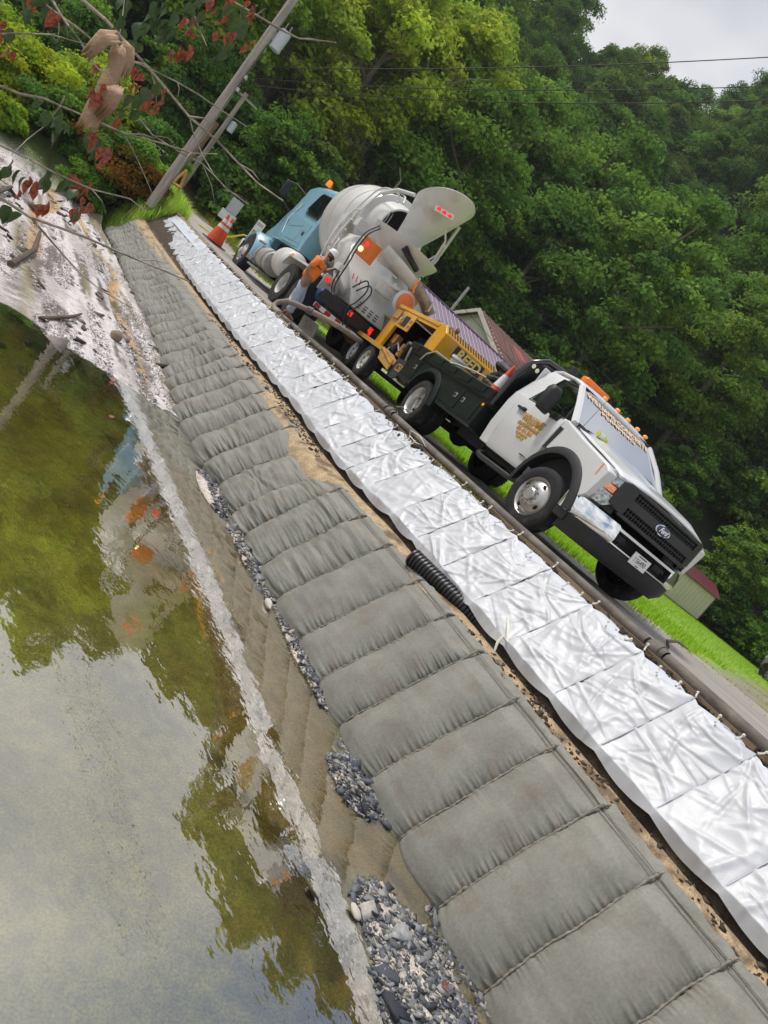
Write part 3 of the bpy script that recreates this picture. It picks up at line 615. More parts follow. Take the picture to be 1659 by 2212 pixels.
for z0, z1, nm in ((.70, .765, 'bumper_bar'), (.525, .575, 'lower_bumper_bar')):
    b = MB(); R = []
    for i in range(15):
        x = -.54+1.08*i/14; y = yf(x)-.065; R.append([V(x, y+.02, z0), V(x, y-.012, z0+.015), V(x, y-.012, z1-.02), V(x, y+.03, z1), V(x, y+.10, z1), V(x, y+.10, z0)])
    b.loft(R); b.build(nm, m_chrome, FT, 50)
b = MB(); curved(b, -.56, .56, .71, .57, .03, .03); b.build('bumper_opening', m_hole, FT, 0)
b = MB(); R = []
for i in range(15):
    x = -.97+1.94*i/14; y = yf(x)-.03; R.append([V(x*.97, y+.10, .30), V(x, y+.01, .40), V(x, y-.01, .525), V(x, y+.12, .525), V(x*.97, y+.16, .30)])
b.loft(R); b.build('front_valance', m_black, FT, 40)
b = MB(); b.box((0, -1.032, .575), (.305, .008, .152)); pl = b.build('license_plate', mat('plate_white', (.74, .76, .74), .4, var=.03), FT, bevel=.002)
text('56490', .085, m_ink, pl, frame((.018, -1.0365, .570), (1, 0, 0), (0, 0, 1)), .0, 0, .001, width=.17)
text('H', .035, m_ink, pl, frame((-.095, -1.0365, .590), (1, 0, 0), (0, 0, 1)), .0, 0, .001); text('3', .035, m_ink, pl, frame((-.095, -1.0365, .555), (1, 0, 0), (0, 0, 1)), .0, 0, .001)
b = MB(); b.bx(-.07, .08, -1.0375, -1.0355, .625, .637); b.bx(-.03, .03, -1.0375, -1.0355, .510, .520); b.build('plate_print', m_ink, pl, 0)
# passenger door lettering, vent badge
Fd = lambda y, z, x=-1.016: frame((x, y, z), (0, -1, 0), (0, 0, 1))
text('WILLIAMS', .155, m_gold, FT, Fd(1.06, 1.165), .004, .15, .002, width=.56)
text('CONCRETE PUMPING', .07, m_gold, FT, Fd(1.07, 1.065), .003, .1, .002, width=.56)
text('606-454-3864', .075, m_gold, FT, Fd(1.08, .998, -1.014), .002, .2, .002, width=.42)
b = MB()
for i, (y0, y1, z) in enumerate(((1.24, 1.13, .945), (1.11, 1.0, .945), (.985, .93, .945), (1.18, 1.07, .900), (1.045, .98, .900))): b.bx(-1.017, -1.012, y1, y0, z-.014, z+.014)
b.build('small_print', m_gold, FT, 0)
b = MB(); b.prism([(.42, 1.30), (.50, 1.30), (.53, .99), (.48, .97)], 0, -1.014, -.99); v = b.build('fender_vent', m_black, FT, bevel=.004)
b = MB(); b.bx(-1.018, -1.01, .42, .53, .965, .985); b.bx(-1.018, -1.01, .42, .50, 1.285, 1.297); b.build('vent_trim', m_chrome, v)
b = MB(); b.bx(-1.018, -1.0, .62, .84, .715, .735); b.build('side_badge', m_chrome, FT, bevel=.004)
# frame and flatbed body
b = MB()
for s in (-.42, .42): b.bx(s-.05, s+.05, -.7, 5.5, .50, .72)
b.bx(-.85, .85, -.06, .06, .34, .46); b.bx(-.85, .85, 4.12, 4.26, .33, .48); b.sphere((0, 4.19, .42), .2, 6); b.bx(-.5, .5, -.6, .4, .45, 1.1); b.bx(-.8, .8, .4, 1.9, .46, .62); b.bx(-.75, -.45, 2.1, 3.0, .42, .75)
b.build('chassis', m_dark, FT, bevel=.01)
b = MB(); b.bx(-1.12, 1.12, 2.14, 5.46, 1.0, 1.09); b.build('bed_deck', m_bed, FT, bevel=.01)
for s in (-1, 1):
    b = MB(); b.bx(s*1.10, s*1.16, 2.14, 5.46, 1.07, 1.25); b.build('bed_side_rail', m_bed, FT, bevel=.012)
    for i in range(6):
        y = 2.35+i*.58; b = MB(); b.bx(s*1.145, s*1.18, y, y+.42, 1.12, 1.235); b.build('rail_pocket', m_bed, FT, bevel=.008)
    arc = [(4.19+.56*math.cos(a), .44+.54*math.sin(a)) for a in np.linspace(0, math.pi, 15)]
    b = MB(); b.prism([(2.2, .60), (3.63, .60)]+arc[::-1][0:]+[(4.76, .60), (5.46, .60), (5.46, 1.06), (2.2, 1.06)], 0, s*.80, s*1.11); tb_ = b.build('tool_box', m_bed, FT, 25, bevel=.01)
    for y0, y1 in ((2.30, 2.86), (2.92, 3.55), (4.88, 5.36)):
        b = MB(); b.bx(s*1.11, s*1.125, y0, y1, .66, 1.02); dr = b.build('locker_door', m_bed, tb_, bevel=.01)
    for y in (2.80, 3.10, 5.0):
        b = MB(); b.bx(s*1.124, s*1.136, y-.045, y+.045, .83, .91); b.build('latch', m_alum, FT, bevel=.006)
        b = MB(); b.bx(s*1.134, s*1.139, y-.028, y+.028, .845, .89); b.build('latch_recess', m_hole, FT, 0)
    b = MB(); R = []
    for a in np.linspace(R_(4), R_(176), 24):
        f_ = lambda q: (4.19+q*math.cos(a), .44+q*.97*math.sin(a)); R.append([V(s*.98, *f_(.52)), V(s*1.17, *f_(.52)), V(s*1.17, *f_(.55)), V(s*1.13, *f_(.62)), V(s*1.08, *f_(.62))])
    b.loft(R); b.build('rear_fender', m_bed, FT, 40)
    b = MB(); b.bx(s*.7, s*1.13, 2.14, 3.55, .575, .605); b.bx(s*.7, s*1.13, 4.8, 5.5, .56, .605); b.build('rub_rail', m_bed, FT, bevel=.008)
    b = MB(); b.bx(s*1.118, s*1.13, 2.19, 2.25, .96, 1.0); b.build('marker_light', m_amber, FT, bevel=.005)
    b = MB(); b.bx(s*1.12, s*1.135, 5.36, 5.42, 1.16, 1.20); b.build('rear_marker_light', m_red, FT)
b = MB(); b.bx(-1.12, 1.12, 5.44, 5.48, .95, 1.25); b.build('tailboard', m_bed, FT, bevel=.01)
# headache rack: bent black frame with mesh
b = MB(); P = [(-1.06, 2.16, 1.05), (-1.06, 2.12, 1.62), (-1.0, 2.10, 1.86), (-.80, 2.08, 2.02), (-.5, 2.07, 2.06), (.5, 2.07, 2.06), (.80, 2.08, 2.02), (1.0, 2.10, 1.86), (1.06, 2.12, 1.62), (1.06, 2.16, 1.05)]
rk = MB(); rk.tube(P, .045, 8); rk = rk.build('headache_rack', mat('gloss_black', (.008, .009, .012), .22, var=.1, coat=.8), FT, 60)
b = MB(); b.loft([[V(x, y, z) for x, y0, z in P for y in (y0+.02,)] for _ in (0,)]+[[V(x*.97, y0+.04, z) for x, y0, z in P]], True); b.build('rack_panel', MATS['gloss_black'], rk, 0)
b = MB(); b.box((-.34, 2.10, 2.16), (.13, .08, .13)); b.tube([(-.34, 2.08, 2.05), (-.34, 2.1, 2.13)], .02, 6); b.build('work_light', m_black, rk, bevel=.01)
for x in (-.95, -.86):
    b = MB(); b.sphere((x, 2.06, 1.84-.02*(x+.95)*10), .035, 5, (1, .4, 1)); b.build('rack_lamp', mat('clear_lens', (.8, .74, .6), .2, var=0, emit=.2), rk)
# ---- load on the bed
def place(lx, ly, lz=1.09):
    a = R_(-8.5); return (7.68+lx*math.cos(a)-ly*math.sin(a), 6.64+lx*math.sin(a)+ly*math.cos(a), lz+.012)
m_hose = mat('black_hose', (.022, .021, .021), .7, var=.35, vs=9, col2=(.075, .07, .062), cs=5)
b = MB(); rnd = random.Random(3)
for k in range(12):
    a0 = rnd.random()*6; rr = .68-.05*(k % 3); P = []
    for i in range(33):
        t = 2*math.pi*i/32+a0; P.append((rr*1.0*math.cos(t)+.03*rnd.random(), rr*1.15*math.sin(t), .05+.055*k+.05*math.sin(t*2+k)))
    b.tube(P, .048, 8, False)
tag(b.build('hose_coil', m_hose), 'coiled thick black hose piled on the flatbed behind the cab', 'hose').location = place(-.1, 3.05)
def cone_thing(label, h, loc, bands, rzr=0., tilt=0., group=None):
    t = thing('traffic_cone', label, 'traffic cone', loc, rzr, group); t.rotation_euler = (tilt, 0, rzr)
    oc = mat('cone_orange', (.85, .10, .018), .5, var=.06, vs=9); wc = mat('reflective_white', (.78, .77, .75), .4, var=.1, vs=14, bump=.1, bs=120)
    R0, R1 = h*.20, h*.035
    b = MB(); b.lathe([(R0, .03), (R1, h), (R1*.5, h+.005), (.001, h+.005)], n=28); body = b.build('cone_body', oc, t)
    b = MB(); b.box((0, 0, .018), (h*.52, h*.52, .036)); b.build('base', mat('cone_base', (.03, .03, .03), .8) if h > .8 else oc, t, bevel=.01)
    for z0, z1 in bands:
        f = lambda z: R0+(R1-R0)*(z*h-.03)/(h-.03)+.004
        b = MB(); b.lathe([(f(z0), z0*h), (f(z1), z1*h)], n=28); b.build('reflective_band', wc, body)
    return t
cone_thing('small orange cone with one white band on the flatbed', .62, place(-.92, 2.55, 1.09), [(.38, .72)], .2)
BK = thing('plastic_bucket', 'translucent white bucket on the flatbed under the yellow pump', 'bucket', place(-.70, 4.62)); 
b = MB(); b.lathe([(.001, 0), (.125, .0), (.15, .34), (.155, .34), (.155, .36), (.142, .36), (.12, .02)], n=28); b.build('pail', mat('bucket_plastic', (.62, .61, .55), .4, var=.1, trans=.3), BK)
b = MB(); b.lathe([(.156, .30), (.162, .305), (.162, .335), (.156, .34)], n=28); b.build('rim_band', mat('bucket_rim', (.75, .74, .68), .4), BK)
b = MB(); b.tube([place(-1.16, 4.95, 1.02), place(-1.19, 4.8, 1.16), place(-1.17, 4.6, 1.275), place(-.9, 4.45, 1.28), place(-.6, 4.4, 1.12)], .016, 6); tag(b.build('tie_rope', mat('pale_rope', (.55, .52, .44), .8, var=.2, vs=40)), 'pale rope strap over the rail by the rear wheel', 'rope')
b = MB(); b.tube([place(-1.17, 3.85, 1.24), place(-1.12, 3.75, 1.28), place(-.9, 3.5, 1.36), place(-.6, 3.25, 1.42), place(-.3, 3.1, 1.55)], .016, 6); tag(b.build('tie_rope', MATS['pale_rope']), 'pale rope strap tied across the hose coil', 'rope')
BT = thing('drink_bottle', 'small yellow-green drink bottle lying on the hood by the wipers', 'bottle', place(-.52, .33, 1.50)); BT.rotation_euler = (0, 0, R_(-8.5))
b = MB(); b.lathe([(.001, -.11), (.034, -.108), (.036, -.02), (.034, .05), (.018, .085), (.016, .11), (.001, .112)], (0, 0, .02), (1, .1, 0), 14); b.build('bottle_body', mat('bottle_yellow', (.62, .68, .04), .2, var=.1), BT)
b = MB(); b.lathe([(.0375, -.09), (.0375, .0)], (0, 0, .02), (1, .1, 0), 14); b.build('bottle_label', mat('bottle_paper', (.7, .74, .6), .5, var=.3, vs=60), BT)
# ------------------------------------------------------------------ yellow concrete pump trailer
m_yel = mat('pump_yellow', (.70, .35, .012), .4, var=.07, vs=3, coat=.3, col2=(.42, .24, .05), cs=2.2, clo=.6, chi=.85)
m_och = mat('pump_ochre', (.46, .26, .05), .6, var=.12, vs=4, col2=(.28, .20, .11), cs=3, clo=.52, chi=.8)
m_grit = mat('cement_grime', (.20, .18, .15), .9, var=.35, vs=7, bump=.3, bs=40)
m_steel = mat('dull_steel', (.30, .29, .27), .5, .6, var=.25, vs=8)
m_rimw = mat('painted_rim', (.50, .49, .46), .5, var=.2, vs=9)
PT = thing('concrete_pump_trailer', 'yellow trailer concrete pump with open engine bay on twin axles', 'trailer', (9.05, 15.3, .03), R_(-10))
for y in (.16, -.82):
    wheel(PT, (-.84, y, .375), .375, .215, .235, -1, 'steel', rimmat=m_rimw, nb=8); wheel(PT, (.84, y, .375), .375, .215, .235, 1, 'steel', rimmat=m_rimw, nb=8)
for s in (-1, 1):
    R = []
    for y, z in ((1.02, .48), (.80, .80), (.70, .83), (-1.35, .83), (-1.5, .80), (-2.30, .66)): R.append([V(s*.66, y, z), V(s*.98, y, z), V(s*.98, y, z-.035), V(s*.66, y, z-.035)])
    b = MB(); b.loft(R); fd = b.build('fender', m_och, PT, 0, bevel=.006)
    b = MB(); b.prism([(1.0, .52), (.80, .80), (-1.38, .80), (-1.5, .66), (-1.4, .74), (.75, .74), (.95, .46)], 0, s*.965, s*.985); b.build('fender_lip', m_och, fd, 0)
    b = MB(); b.prism([(-1.40, .84), (-1.48, .58), (-2.35, .50), (-2.30, .74)], 0, s*.93, s*.96); b.build('fender_panel', m_och, PT, 0, bevel=.004)
    b = MB(); b.prism([(-2.28, .50), (-2.28, .82), (-2.78, .86), (-2.78, .50), (-2.6, .42), (-2.3, .42)], 0, s*.86, s*.89); sp = b.build('side_plate', mat('pump_dark_blue', (.025, .03, .04), .6, var=.2), PT, 0)
    if s < 0: text('C50', .22, m_och, sp, frame((-.895, -2.62, .66), (0, -1, 0), (0, 0, 1)), .004, .2, .002, width=.32)
b = MB()
for x in (-.55, .55): b.bx(x-.06, x+.06, -2.7, 1.3, .48, .68)
for y in (-2.6, -1.4, .6, 1.2): b.bx(-.6, .6, y-.05, y+.05, .5, .66)
b.bx(-.8, .8, .10, .22, .32, .42); b.bx(-.8, .8, -.88, -.76, .32, .42); b.tube([(0, -2.7, .58), (-.1, -3.15, .52)], .07, 8)
b.build('frame', m_dark, PT, bevel=.01)
# engine housing: uprights, roof, front box
b = MB(); b.bx(-.70, -.62, -.35, .12, .82, 1.80); b.build('rear_upright', m_yel, PT, bevel=.01)
b = MB(); b.bx(.62, .70, -2.5, .12, .72, 1.80); b.build('far_side_panel', m_yel, PT, bevel=.01)
b = MB(); b.bx(-.72, .72, -2.5, .16, 1.76, 1.84); b.build('roof_panel', m_yel, PT, bevel=.012)
b = MB(); b.bx(-.70, -.66, -2.5, .1, 1.69, 1.76); b.build('top_rail', m_yel, PT, bevel=.006)
b = MB(); b.prism([(-2.46, .80), (-2.46, 1.84), (-2.78, 1.84), (-2.98, 1.72), (-2.98, 1.0), (-2.9, .80)], 0, -.70, .62); fb = b.build('radiator_box', m_yel, PT, 25, bevel=.015)
b = MB()
for i in range(18):
    for j in range(4): b.box((-.62+.072*i, -2.80-.045*j-.006, 1.829-.027*j+.008), (.045, .020, .006), Matrix.Rotation(R_(31), 3, 'X'))
b.build('grille_slots', m_hole, fb, 0)['kind'] = 'stuff'
b = MB(); b.box((.02, -2.985, 1.56), (.74, .012, .24)); b.build('name_plate', m_ink, PT)
text('REED', .27, mat('reed_yellow', (.80, .60, .14), .5, var=0), PT, frame((.02, -2.993, 1.56), (1, 0, 0), (0, 0, 1)), .010, .12, .002, width=.60)
b = MB(); b.bx(-.73, -.70, -1.28, -.42, 1.36, 1.74); cp = b.build('control_panel', m_yel, PT, bevel=.008)
b = MB(); b.bx(-.738, -.728, -1.02, -.72, 1.42, 1.66); b.build('gauge_window', m_ink, cp)
b = MB(); b.lathe([(.001, 0), (.07, 0), (.07, -.02)], (-.735, -.58, 1.60), (1, 0, 0), 18); b.build('gauge', m_rimw, cp)
for y, z in ((-.62, 1.45), (-1.16, 1.58), (-1.18, 1.46)):
    b = MB(); b.bx(-.737, -.728, y-.06, y+.06, z-.035, z+.035); b.build('decal', m_grit, cp, 0)
b = MB(); b.bx(-.74, -.70, -.34, .06, 1.50, 1.70); b.build('decal_plate', m_och, PT, bevel=.006)
# engine innards and dark filler panels
b = MB(); b.bx(-.35, .4, -2.3, -.6, .72, 1.30); b.bx(-.25, .3, -2.1, -.8, 1.28, 1.5); b.cyl((-.42, -.9, .95), (-.42, -.2, .95), .16, n=14); b.bx(.45, .60, -2.44, .05, .72, 1.75); b.bx(-.62, .6, -.02, .06, .75, 1.74); b.build('engine_and_dark_fill', m_dark, PT, bevel=.02)  # last two boxes are dark panels added to stand in for the bay's shade
b = MB(); b.lathe([(.17+.055*math.cos(t), .055*math.sin(t)) for t in np.linspace(0, 2*math.pi, 9)], (-.42, -2.05, 1.42), (1, 0, .2), 20); b.build('intake_duct', m_grit, PT)
b = MB(); b.tube([(-.56, -1.3, 1.05), (-.6, -1.5, 1.22), (-.6, -1.75, 1.22), (-.58, -1.8, 1.0), (-.55, -1.85, .8)], .03, 8); b.tube([(-.55, -.6, .9), (-.58, -.9, 1.1), (-.56, -1.2, .95)], .025, 6); b.tube([(-.55, -2.3, .85), (-.6, -2.35, 1.3), (-.5, -2.4, 1.65)], .03, 6); b.tube([(-.5, -.5, 1.0), (-.62, -.7, .85), (-.6, -1.0, .82)], .02, 6); b.build('engine_hoses', m_steel, PT)
b = MB(); b.bx(-.55, -.40, -.55, -.25, .9, 1.25); b.build('hydraulic_valve', m_och, PT, bevel=.01)
b = MB(); b.cyl((-.5, -1.15, .85), (-.5, -1.15, 1.15), .07); b.build('oil_filter', m_och, PT, bevel=.01)
b = MB(); b.cyl((.25, .15, 1.98), (.25, -.75, 1.98), .13, n=18); b.cyl((.25, -.75, 1.98), (.25, -.95, 1.98), .06, n=12); b.cyl((.25, .12, 1.98), (.25, .3, 1.98), .09, n=14); b.build('muffler', mat('muffler_tan', (.42, .34, .27), .7, var=.25, vs=7), PT, bevel=.008)
for y in (-.55, -.1):
    b = MB(); b.lathe([(.137, -.02), (.137, .02)], (.25, y, 1.98), (0, 1, 0), 18); b.bx(.2, .3, y-.02, y+.02, 1.84, 1.88); b.build('muffler_strap', m_steel, PT)
b = MB(); b.tube([(.25, -.95, 1.98), (.25, -1.1, 2.02), (.22, -1.16, 2.1)], .05, 8); b.build('exhaust_elbow', mat('rust', (.13, .07, .045), .9, var=.4, vs=12), PT)
# hopper at the rear
hp = MB(); R = [[V(x*k, .75+(y-.75)*k2, z) for x, y in ((-.62, .2), (.62, .2), (.62, 1.3), (-.62, 1.3))] for z, k, k2 in ((.72, .5, .5), (1.05, .8, .85), (1.42, 1.0, 1.0), (1.46, 1.03, 1.03), (1.44, .95, .94), (1.1, .7, .75), (.85, .4, .4))]
hp.loft(R); hp.build('hopper', m_grit, PT, 30)
b = MB(); b.tube([(-.64, .2, 1.46), (-.64, 1.32, 1.46), (.64, 1.32, 1.46), (.64, .2, 1.46)], .03, 6); b.build('hopper_rim', m_och, PT)
b = MB(); b.tube([(-.5, .95, .62), (-.85, 1.0, .62), (-1.0, 1.12, .60)], .075, 10); b.cyl((-.5, .1, .75), (-.5, .9, .66), .1, n=14); b.build('outlet_elbow', m_grit, PT)
for x, z in ((-.74, .9),):
    b = MB(); b.bx(x-.04, x+.02, .52, .62, z-.04, z+.04); b.build('tail_light', m_red, PT, bevel=.01)
# ------------------------------------------------------------------ concrete mixer truck
m_blue = mat('mixer_blue', (.25, .47, .60), .3, var=.04, vs=2, coat=.5)
m_drum = mat('drum_white', (.64, .635, .61), .38, var=.05, vs=1.5, col2=(.44, .42, .37), cs=1.1, clo=.5, chi=.8, coat=.3)
m_mixw = mat('mixer_white', (.64, .64, .62), .4, var=.05, vs=3, col2=(.47, .45, .40), cs=2.5, clo=.55, chi=.85)
MT = thing('concrete_mixer_truck', 'concrete mixer truck with pale blue cab and white drum', 'mixer truck', (8.35, 18.7, .075), R_(-3))
wheel(MT, (-1.10, 4.77, .56), .55, .30, .30, -1, 'hub', rimmat=m_rimw); wheel(MT, (1.10, 4.77, .56), .55, .30, .30, 1, 'hub', rimmat=m_rimw)
for y in (0, -1.32):
    wheel(MT, (-1.12, y, .55), .55, .27, .30, -1, 'dish', rimmat=m_rimw, dual=True, nb=8); wheel(MT, (1.12, y, .55), .55, .27, .30, 1, 'dish', rimmat=m_rimw, dual=True, nb=8)
b = MB()
for x in (-.45, .45): b.bx(x-.05, x+.05, -2.5, 5.8, .75, 1.05)
for y in (0, -1.32, 4.77): b.bx(-1., 1., y-.09, y+.09, .45, .65)
b.bx(-.6, .6, 3.4, 5.6, .8, 1.5); b.build('chassis', m_dark, MT, bevel=.01)
# cab
sec = lambda y, zt, w, zb: [V(-w, y, zb), V(-w-.02, y, zb+.35), V(-w, y, min(zt-.5, 2.25)), V(-w*.90, y, zt-.14), V(-w*.78, y, zt-.02), V(0, y, zt+.03), V(w*.78, y, zt-.02), V(w*.90, y, zt-.14), V(w, y, min(zt-.5, 2.25)), V(w+.02, y, zb+.35), V(w, y, zb)]
b = MB(); b.loft([sec(1.3, 3.32, .98, 1.45), sec(1.42, 3.40, 1.0, 1.45), sec(3.6, 3.40, 1.0, 1.45), sec(4.05, 3.30, .99, 1.45), sec(4.3, 2.70, .97, 1.45), sec(4.55, 2.35, .95, 1.45)]); b.build('cab', m_blue, MT, 35, bevel=.02)
for s in (-1, 1):
    b = MB(); b.prism([(1.52, 1.50), (3.05, 1.50), (3.35, 1.8), (3.60, 2.3), (3.45, 2.34), (1.52, 2.2)], 0, s*1.005, s*1.03); d = b.build('door', m_blue, MT, 0, bevel=.012)
    b = MB(); b.bx(s*1.028, s*1.045, 1.64, 1.80, 1.84, 1.94); b.build('handle', m_black, d, bevel=.01)
    for yz in (((2.05, 1.62), (2.95, 1.62), (3.15, 1.95), (2.05, 2.1)), ((1.6, 1.62), (1.94, 1.62), (1.94, 1.98), (1.6, 1.98))):
        b = MB(); b.tube([(s*1.032, *p) for p in yz]+[(s*1.032, *yz[0])], .012, 5); b.build('door_pressing', m_blue, d)
    g = MB(); R = [[V(s*(x+.004), y, z) for y, z in ((1.50, 2.40), (2.62, 2.44), (2.76, 2.58), (2.6, 3.06), (2.48, 3.12), (1.60, 3.08), (1.50, 2.98))] for x in (.95, 1.0)]
    for ring, xo in zip(R, (.90, .0)):
        for p in ring: p.x = s*(1.024-(p.z-2.25)*.098)
    g.add(R[0], [tuple(range(7))]); g.build('side_window', mat('tinted_glass', (.008, .010, .011), .06, var=0, coat=1), MT, 0)
    g = MB(); g.tube([p+V(s*.004, 0, 0) for p in R[0]]+[R[0][0]], .018, 5); g.build('window_seal', m_black, MT)
    b = MB(); b.tube([(s*1.03, 3.35, 1.65), (s*1.04, 3.62, 2.1), (s*1.0, 3.4, 2.75)], .018, 6); b.build('grab_rail', m_chrome, MT)
    # mirror on its arm
    b = MB(); b.tube([(s*.92, 4.0, 2.95), (s*1.2, 4.35, 3.05), (s*1.35, 4.5, 3.0)], .018, 6); b.tube([(s*1.35, 4.5, 3.0), (s*1.35, 4.5, 2.5), (s*1.0, 4.2, 2.3)], .018, 6); b.build('mirror_bracket', m_black, MT)
    b = MB(); b.box((s*1.36, 4.5, 2.78), (.22, .12, .46)); b.build('mirror', m_black, MT, bevel=.04)
    # front fender
    b = MB(); R = []
    for a in np.linspace(R_(-5), R_(150), 18):
        f_ = lambda q: (4.77-q*math.cos(a), .56+q*math.sin(a)); R.append([V(s*.55, *f_(.66)), V(s*1.24, *f_(.66)), V(s*1.27, *f_(.70)), V(s*1.2, *f_(.79)), V(s*.8, *f_(.85))])
    b.loft(R); b.build('front_fender', m_blue, MT, 45)
    b = MB(); b.cyl((s*.95, 3.55, .80), (s*.95, 2.35, .80), .34, n=26); tk = b.build('fuel_tank', mat('tank_alum', (.42, .41, .39), .45, .3, var=.15, vs=5), MT, bevel=.03)
    for y in (2.6, 3.3):
        b = MB(); b.lathe([(.345, -.03), (.355, -.03), (.355, .03), (.345, .03)], (s*.95, y, .80), (0, 1, 0), 26); b.build('tank_strap', m_steel, tk)
    b = MB(); b.lathe([(.001, -.55), (.22, -.53), (.38, -.42), (.41, -.3), (.41, .3), (.38, .42), (.22, .53), (.001, .55)], (s*.92, 1.42, 1.02), (0, 1, 0), 26); b.build('water_tank', m_mixw, MT, 60)
    b = MB(); b.bx(s*.75, s*1.28, 2.3, 3.6, .38, .44); b.bx(s*1.2, s*1.27, 3.5, 4.1, .50, .62); b.bx(s*1.2, s*1.27, 3.3, 3.9, 1.08, 1.14); b.build('step', m_steel, MT, bevel=.01)
    b = MB(); b.bx(s*.75, s*1.28, -2.05, .72, 1.20, 1.26); b.prism([(.72, 1.26), (.72, 1.20), (.95, .95), (.98, .98)], 0, s*.75, s*1.28); b.build('rear_fender', m_mixw, MT, bevel=.008)
    b = MB(); b.bx(s*1.265, s*1.29, .46, .62, 1.22, 1.30); b.build('fender_light', m_amber, MT, bevel=.01)
    b = MB(); b.box((s*1.05, -2.0, .75), (.62, .03, .85)); b.build('mud_flap', mat('mud_flap', (.012, .016, .03), .7, var=.2), MT, bevel=.004)
b = MB(); b.add([V(-.86, 4.50, 2.42), V(.86, 4.50, 2.42), V(.78, 4.05, 3.24), V(-.78, 4.05, 3.24)], [(0, 1, 2, 3)]); o = b.build('windscreen', MATS['tinted_glass'], MT, 0); o.location = (0, .03, .02)
b = MB(); b.loft([[V(x*w, y, z) for x, z in ((-1, 1.2), (-1, zt-.3), (-.7, zt), (.7, zt), (1, zt-.3), (1, 1.2))] for y, zt, w in ((4.3, 2.30, .84), (4.9, 2.20, .80), (5.5, 2.05, .74), (5.9, 1.85, .70), (6.0, 1.5, .68))]); b.build('hood', m_blue, MT, 40, bevel=.03)
b = MB(); b.box((0, 6.1, .75), (2.3, .2, .35)); b.build('front_bumper', m_chrome, MT, bevel=.04)
b = MB(); b.lathe([(.085, 0), (.085, .12), (.065, .20), (.001, .21)], (-.72, 3.45, 3.44), n=18); b.build('beacon', mat('beacon_orange', (.85, .22, .01), .3, var=.05, emit=.5), MT)
b = MB(); b.box((-.72, 3.45, 3.41), (.28, .28, .06)); b.build('beacon_base', m_black, MT, bevel=.01)
# drum
AX = V(0, -1, .16).normalized(); D0 = V(0, 2.15, 2.60)
prof = [(.001, 0), (.30, .0), (.48, .12), (.72, .36), (.95, .68), (1.12, 1.02), (1.21, 1.36), (1.19, 1.75), (1.06, 2.2), (.90, 2.62), (.77, 2.95), (.67, 3.18), (.60, 3.36), (.56, 3.36), (.60, 3.1)]
b = MB(); b.lathe(prof, D0, AX, 56); b.build('drum', m_drum, MT, 22)
for h, r in ((.68, .955), (1.36, 1.215), (1.75, 1.195), (2.2, 1.065)):
    b = MB(); b.lathe([(r-.012, h-.02), (r+.006, h-.012), (r+.006, h+.012), (r-.012, h+.02)], D0, AX, 56); b.build('weld_band', m_drum, MT)
b = MB(); b.lathe([(.86, 2.72), (.93, 2.72), (.95, 2.75), (.95, 2.85), (.93, 2.88), (.78, 2.88)], D0, AX, 56); b.build('drum_track_ring', m_drum, MT, 30)
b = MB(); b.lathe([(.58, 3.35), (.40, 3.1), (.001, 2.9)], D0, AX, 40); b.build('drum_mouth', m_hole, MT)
# rear pedestal
b = MB(); b.loft([[V(x0, y0, z), V(x1, y0, z), V(x1, y1, z), V(x0, y1, z)] for z, x0, x1, y0, y1 in ((1.06, -.55, .60, -2.62, -1.5), (1.35, -.72, .70, -2.55, -1.2), (1.8, -.95, .95, -2.1, -1.0), (2.15, -1.0, 1.0, -1.7, -.8), (2.45, -.85, .85, -1.4, -.6), (2.6, -.6, .6, -1.3, -.6))]); pd = b.build('pedestal', m_mixw, MT, 40, bevel=.03)
b = MB()
for j in range(3): 
    for i in range(4): b.bx(-.42+.17*i, -.42+.17*i+.10, -2.632, -2.622, 1.14+.06*j, 1.16+.06*j)
b.build('warning_print', m_ink, pd, 0)
b = MB()
for k in range(3): b.box((-.80+.11*k, -2.36-.02, 1.62), (.022, .01, .16), Matrix.Rotation(R_(-40), 3, 'X'))
b.build('red_marks', m_redd, pd, 0)  # marks carry a faint glow of their own, they are no lamps
b = MB(); b.box((-.80, -2.18, 2.28), (.50, .04, .46)); ob = b.build('orange_side_panel', m_orange, MT, bevel=.03)
for x, z, m in ((-.93, 2.36, m_red), (-.98, 2.20, mat('warm_lamp', (.9, .75, .25), .3, var=0, emit=2.5))):
    b = MB(); b.lathe([(.06, 0), (.05, .025), (.001, .03)], (x, -2.205, z), (0, -1, 0), 16); b.build('signal_lamp', m, ob)
b = MB(); b.box((.75, -2.2, 2.2), (.42, .04, .36)); b.build('orange_side_panel', m_orange, MT, bevel=.03)
# discharge collector: smooth white half funnel under the drum mouth
b = MB(); b.lathe([(.96, 2.98), (.90, 2.86), (.78, 2.70), (.60, 2.55), (.42, 2.42), (.34, 2.28), (.31, 2.28), (.39, 2.40), (.57, 2.53), (.75, 2.68), (.87, 2.85), (.94, 2.98)], (0.02, -1.72, 0), (0, 0, 1), 40, R_(95), R_(370)); b.build('discharge_collector', m_mixw, MT, 50)
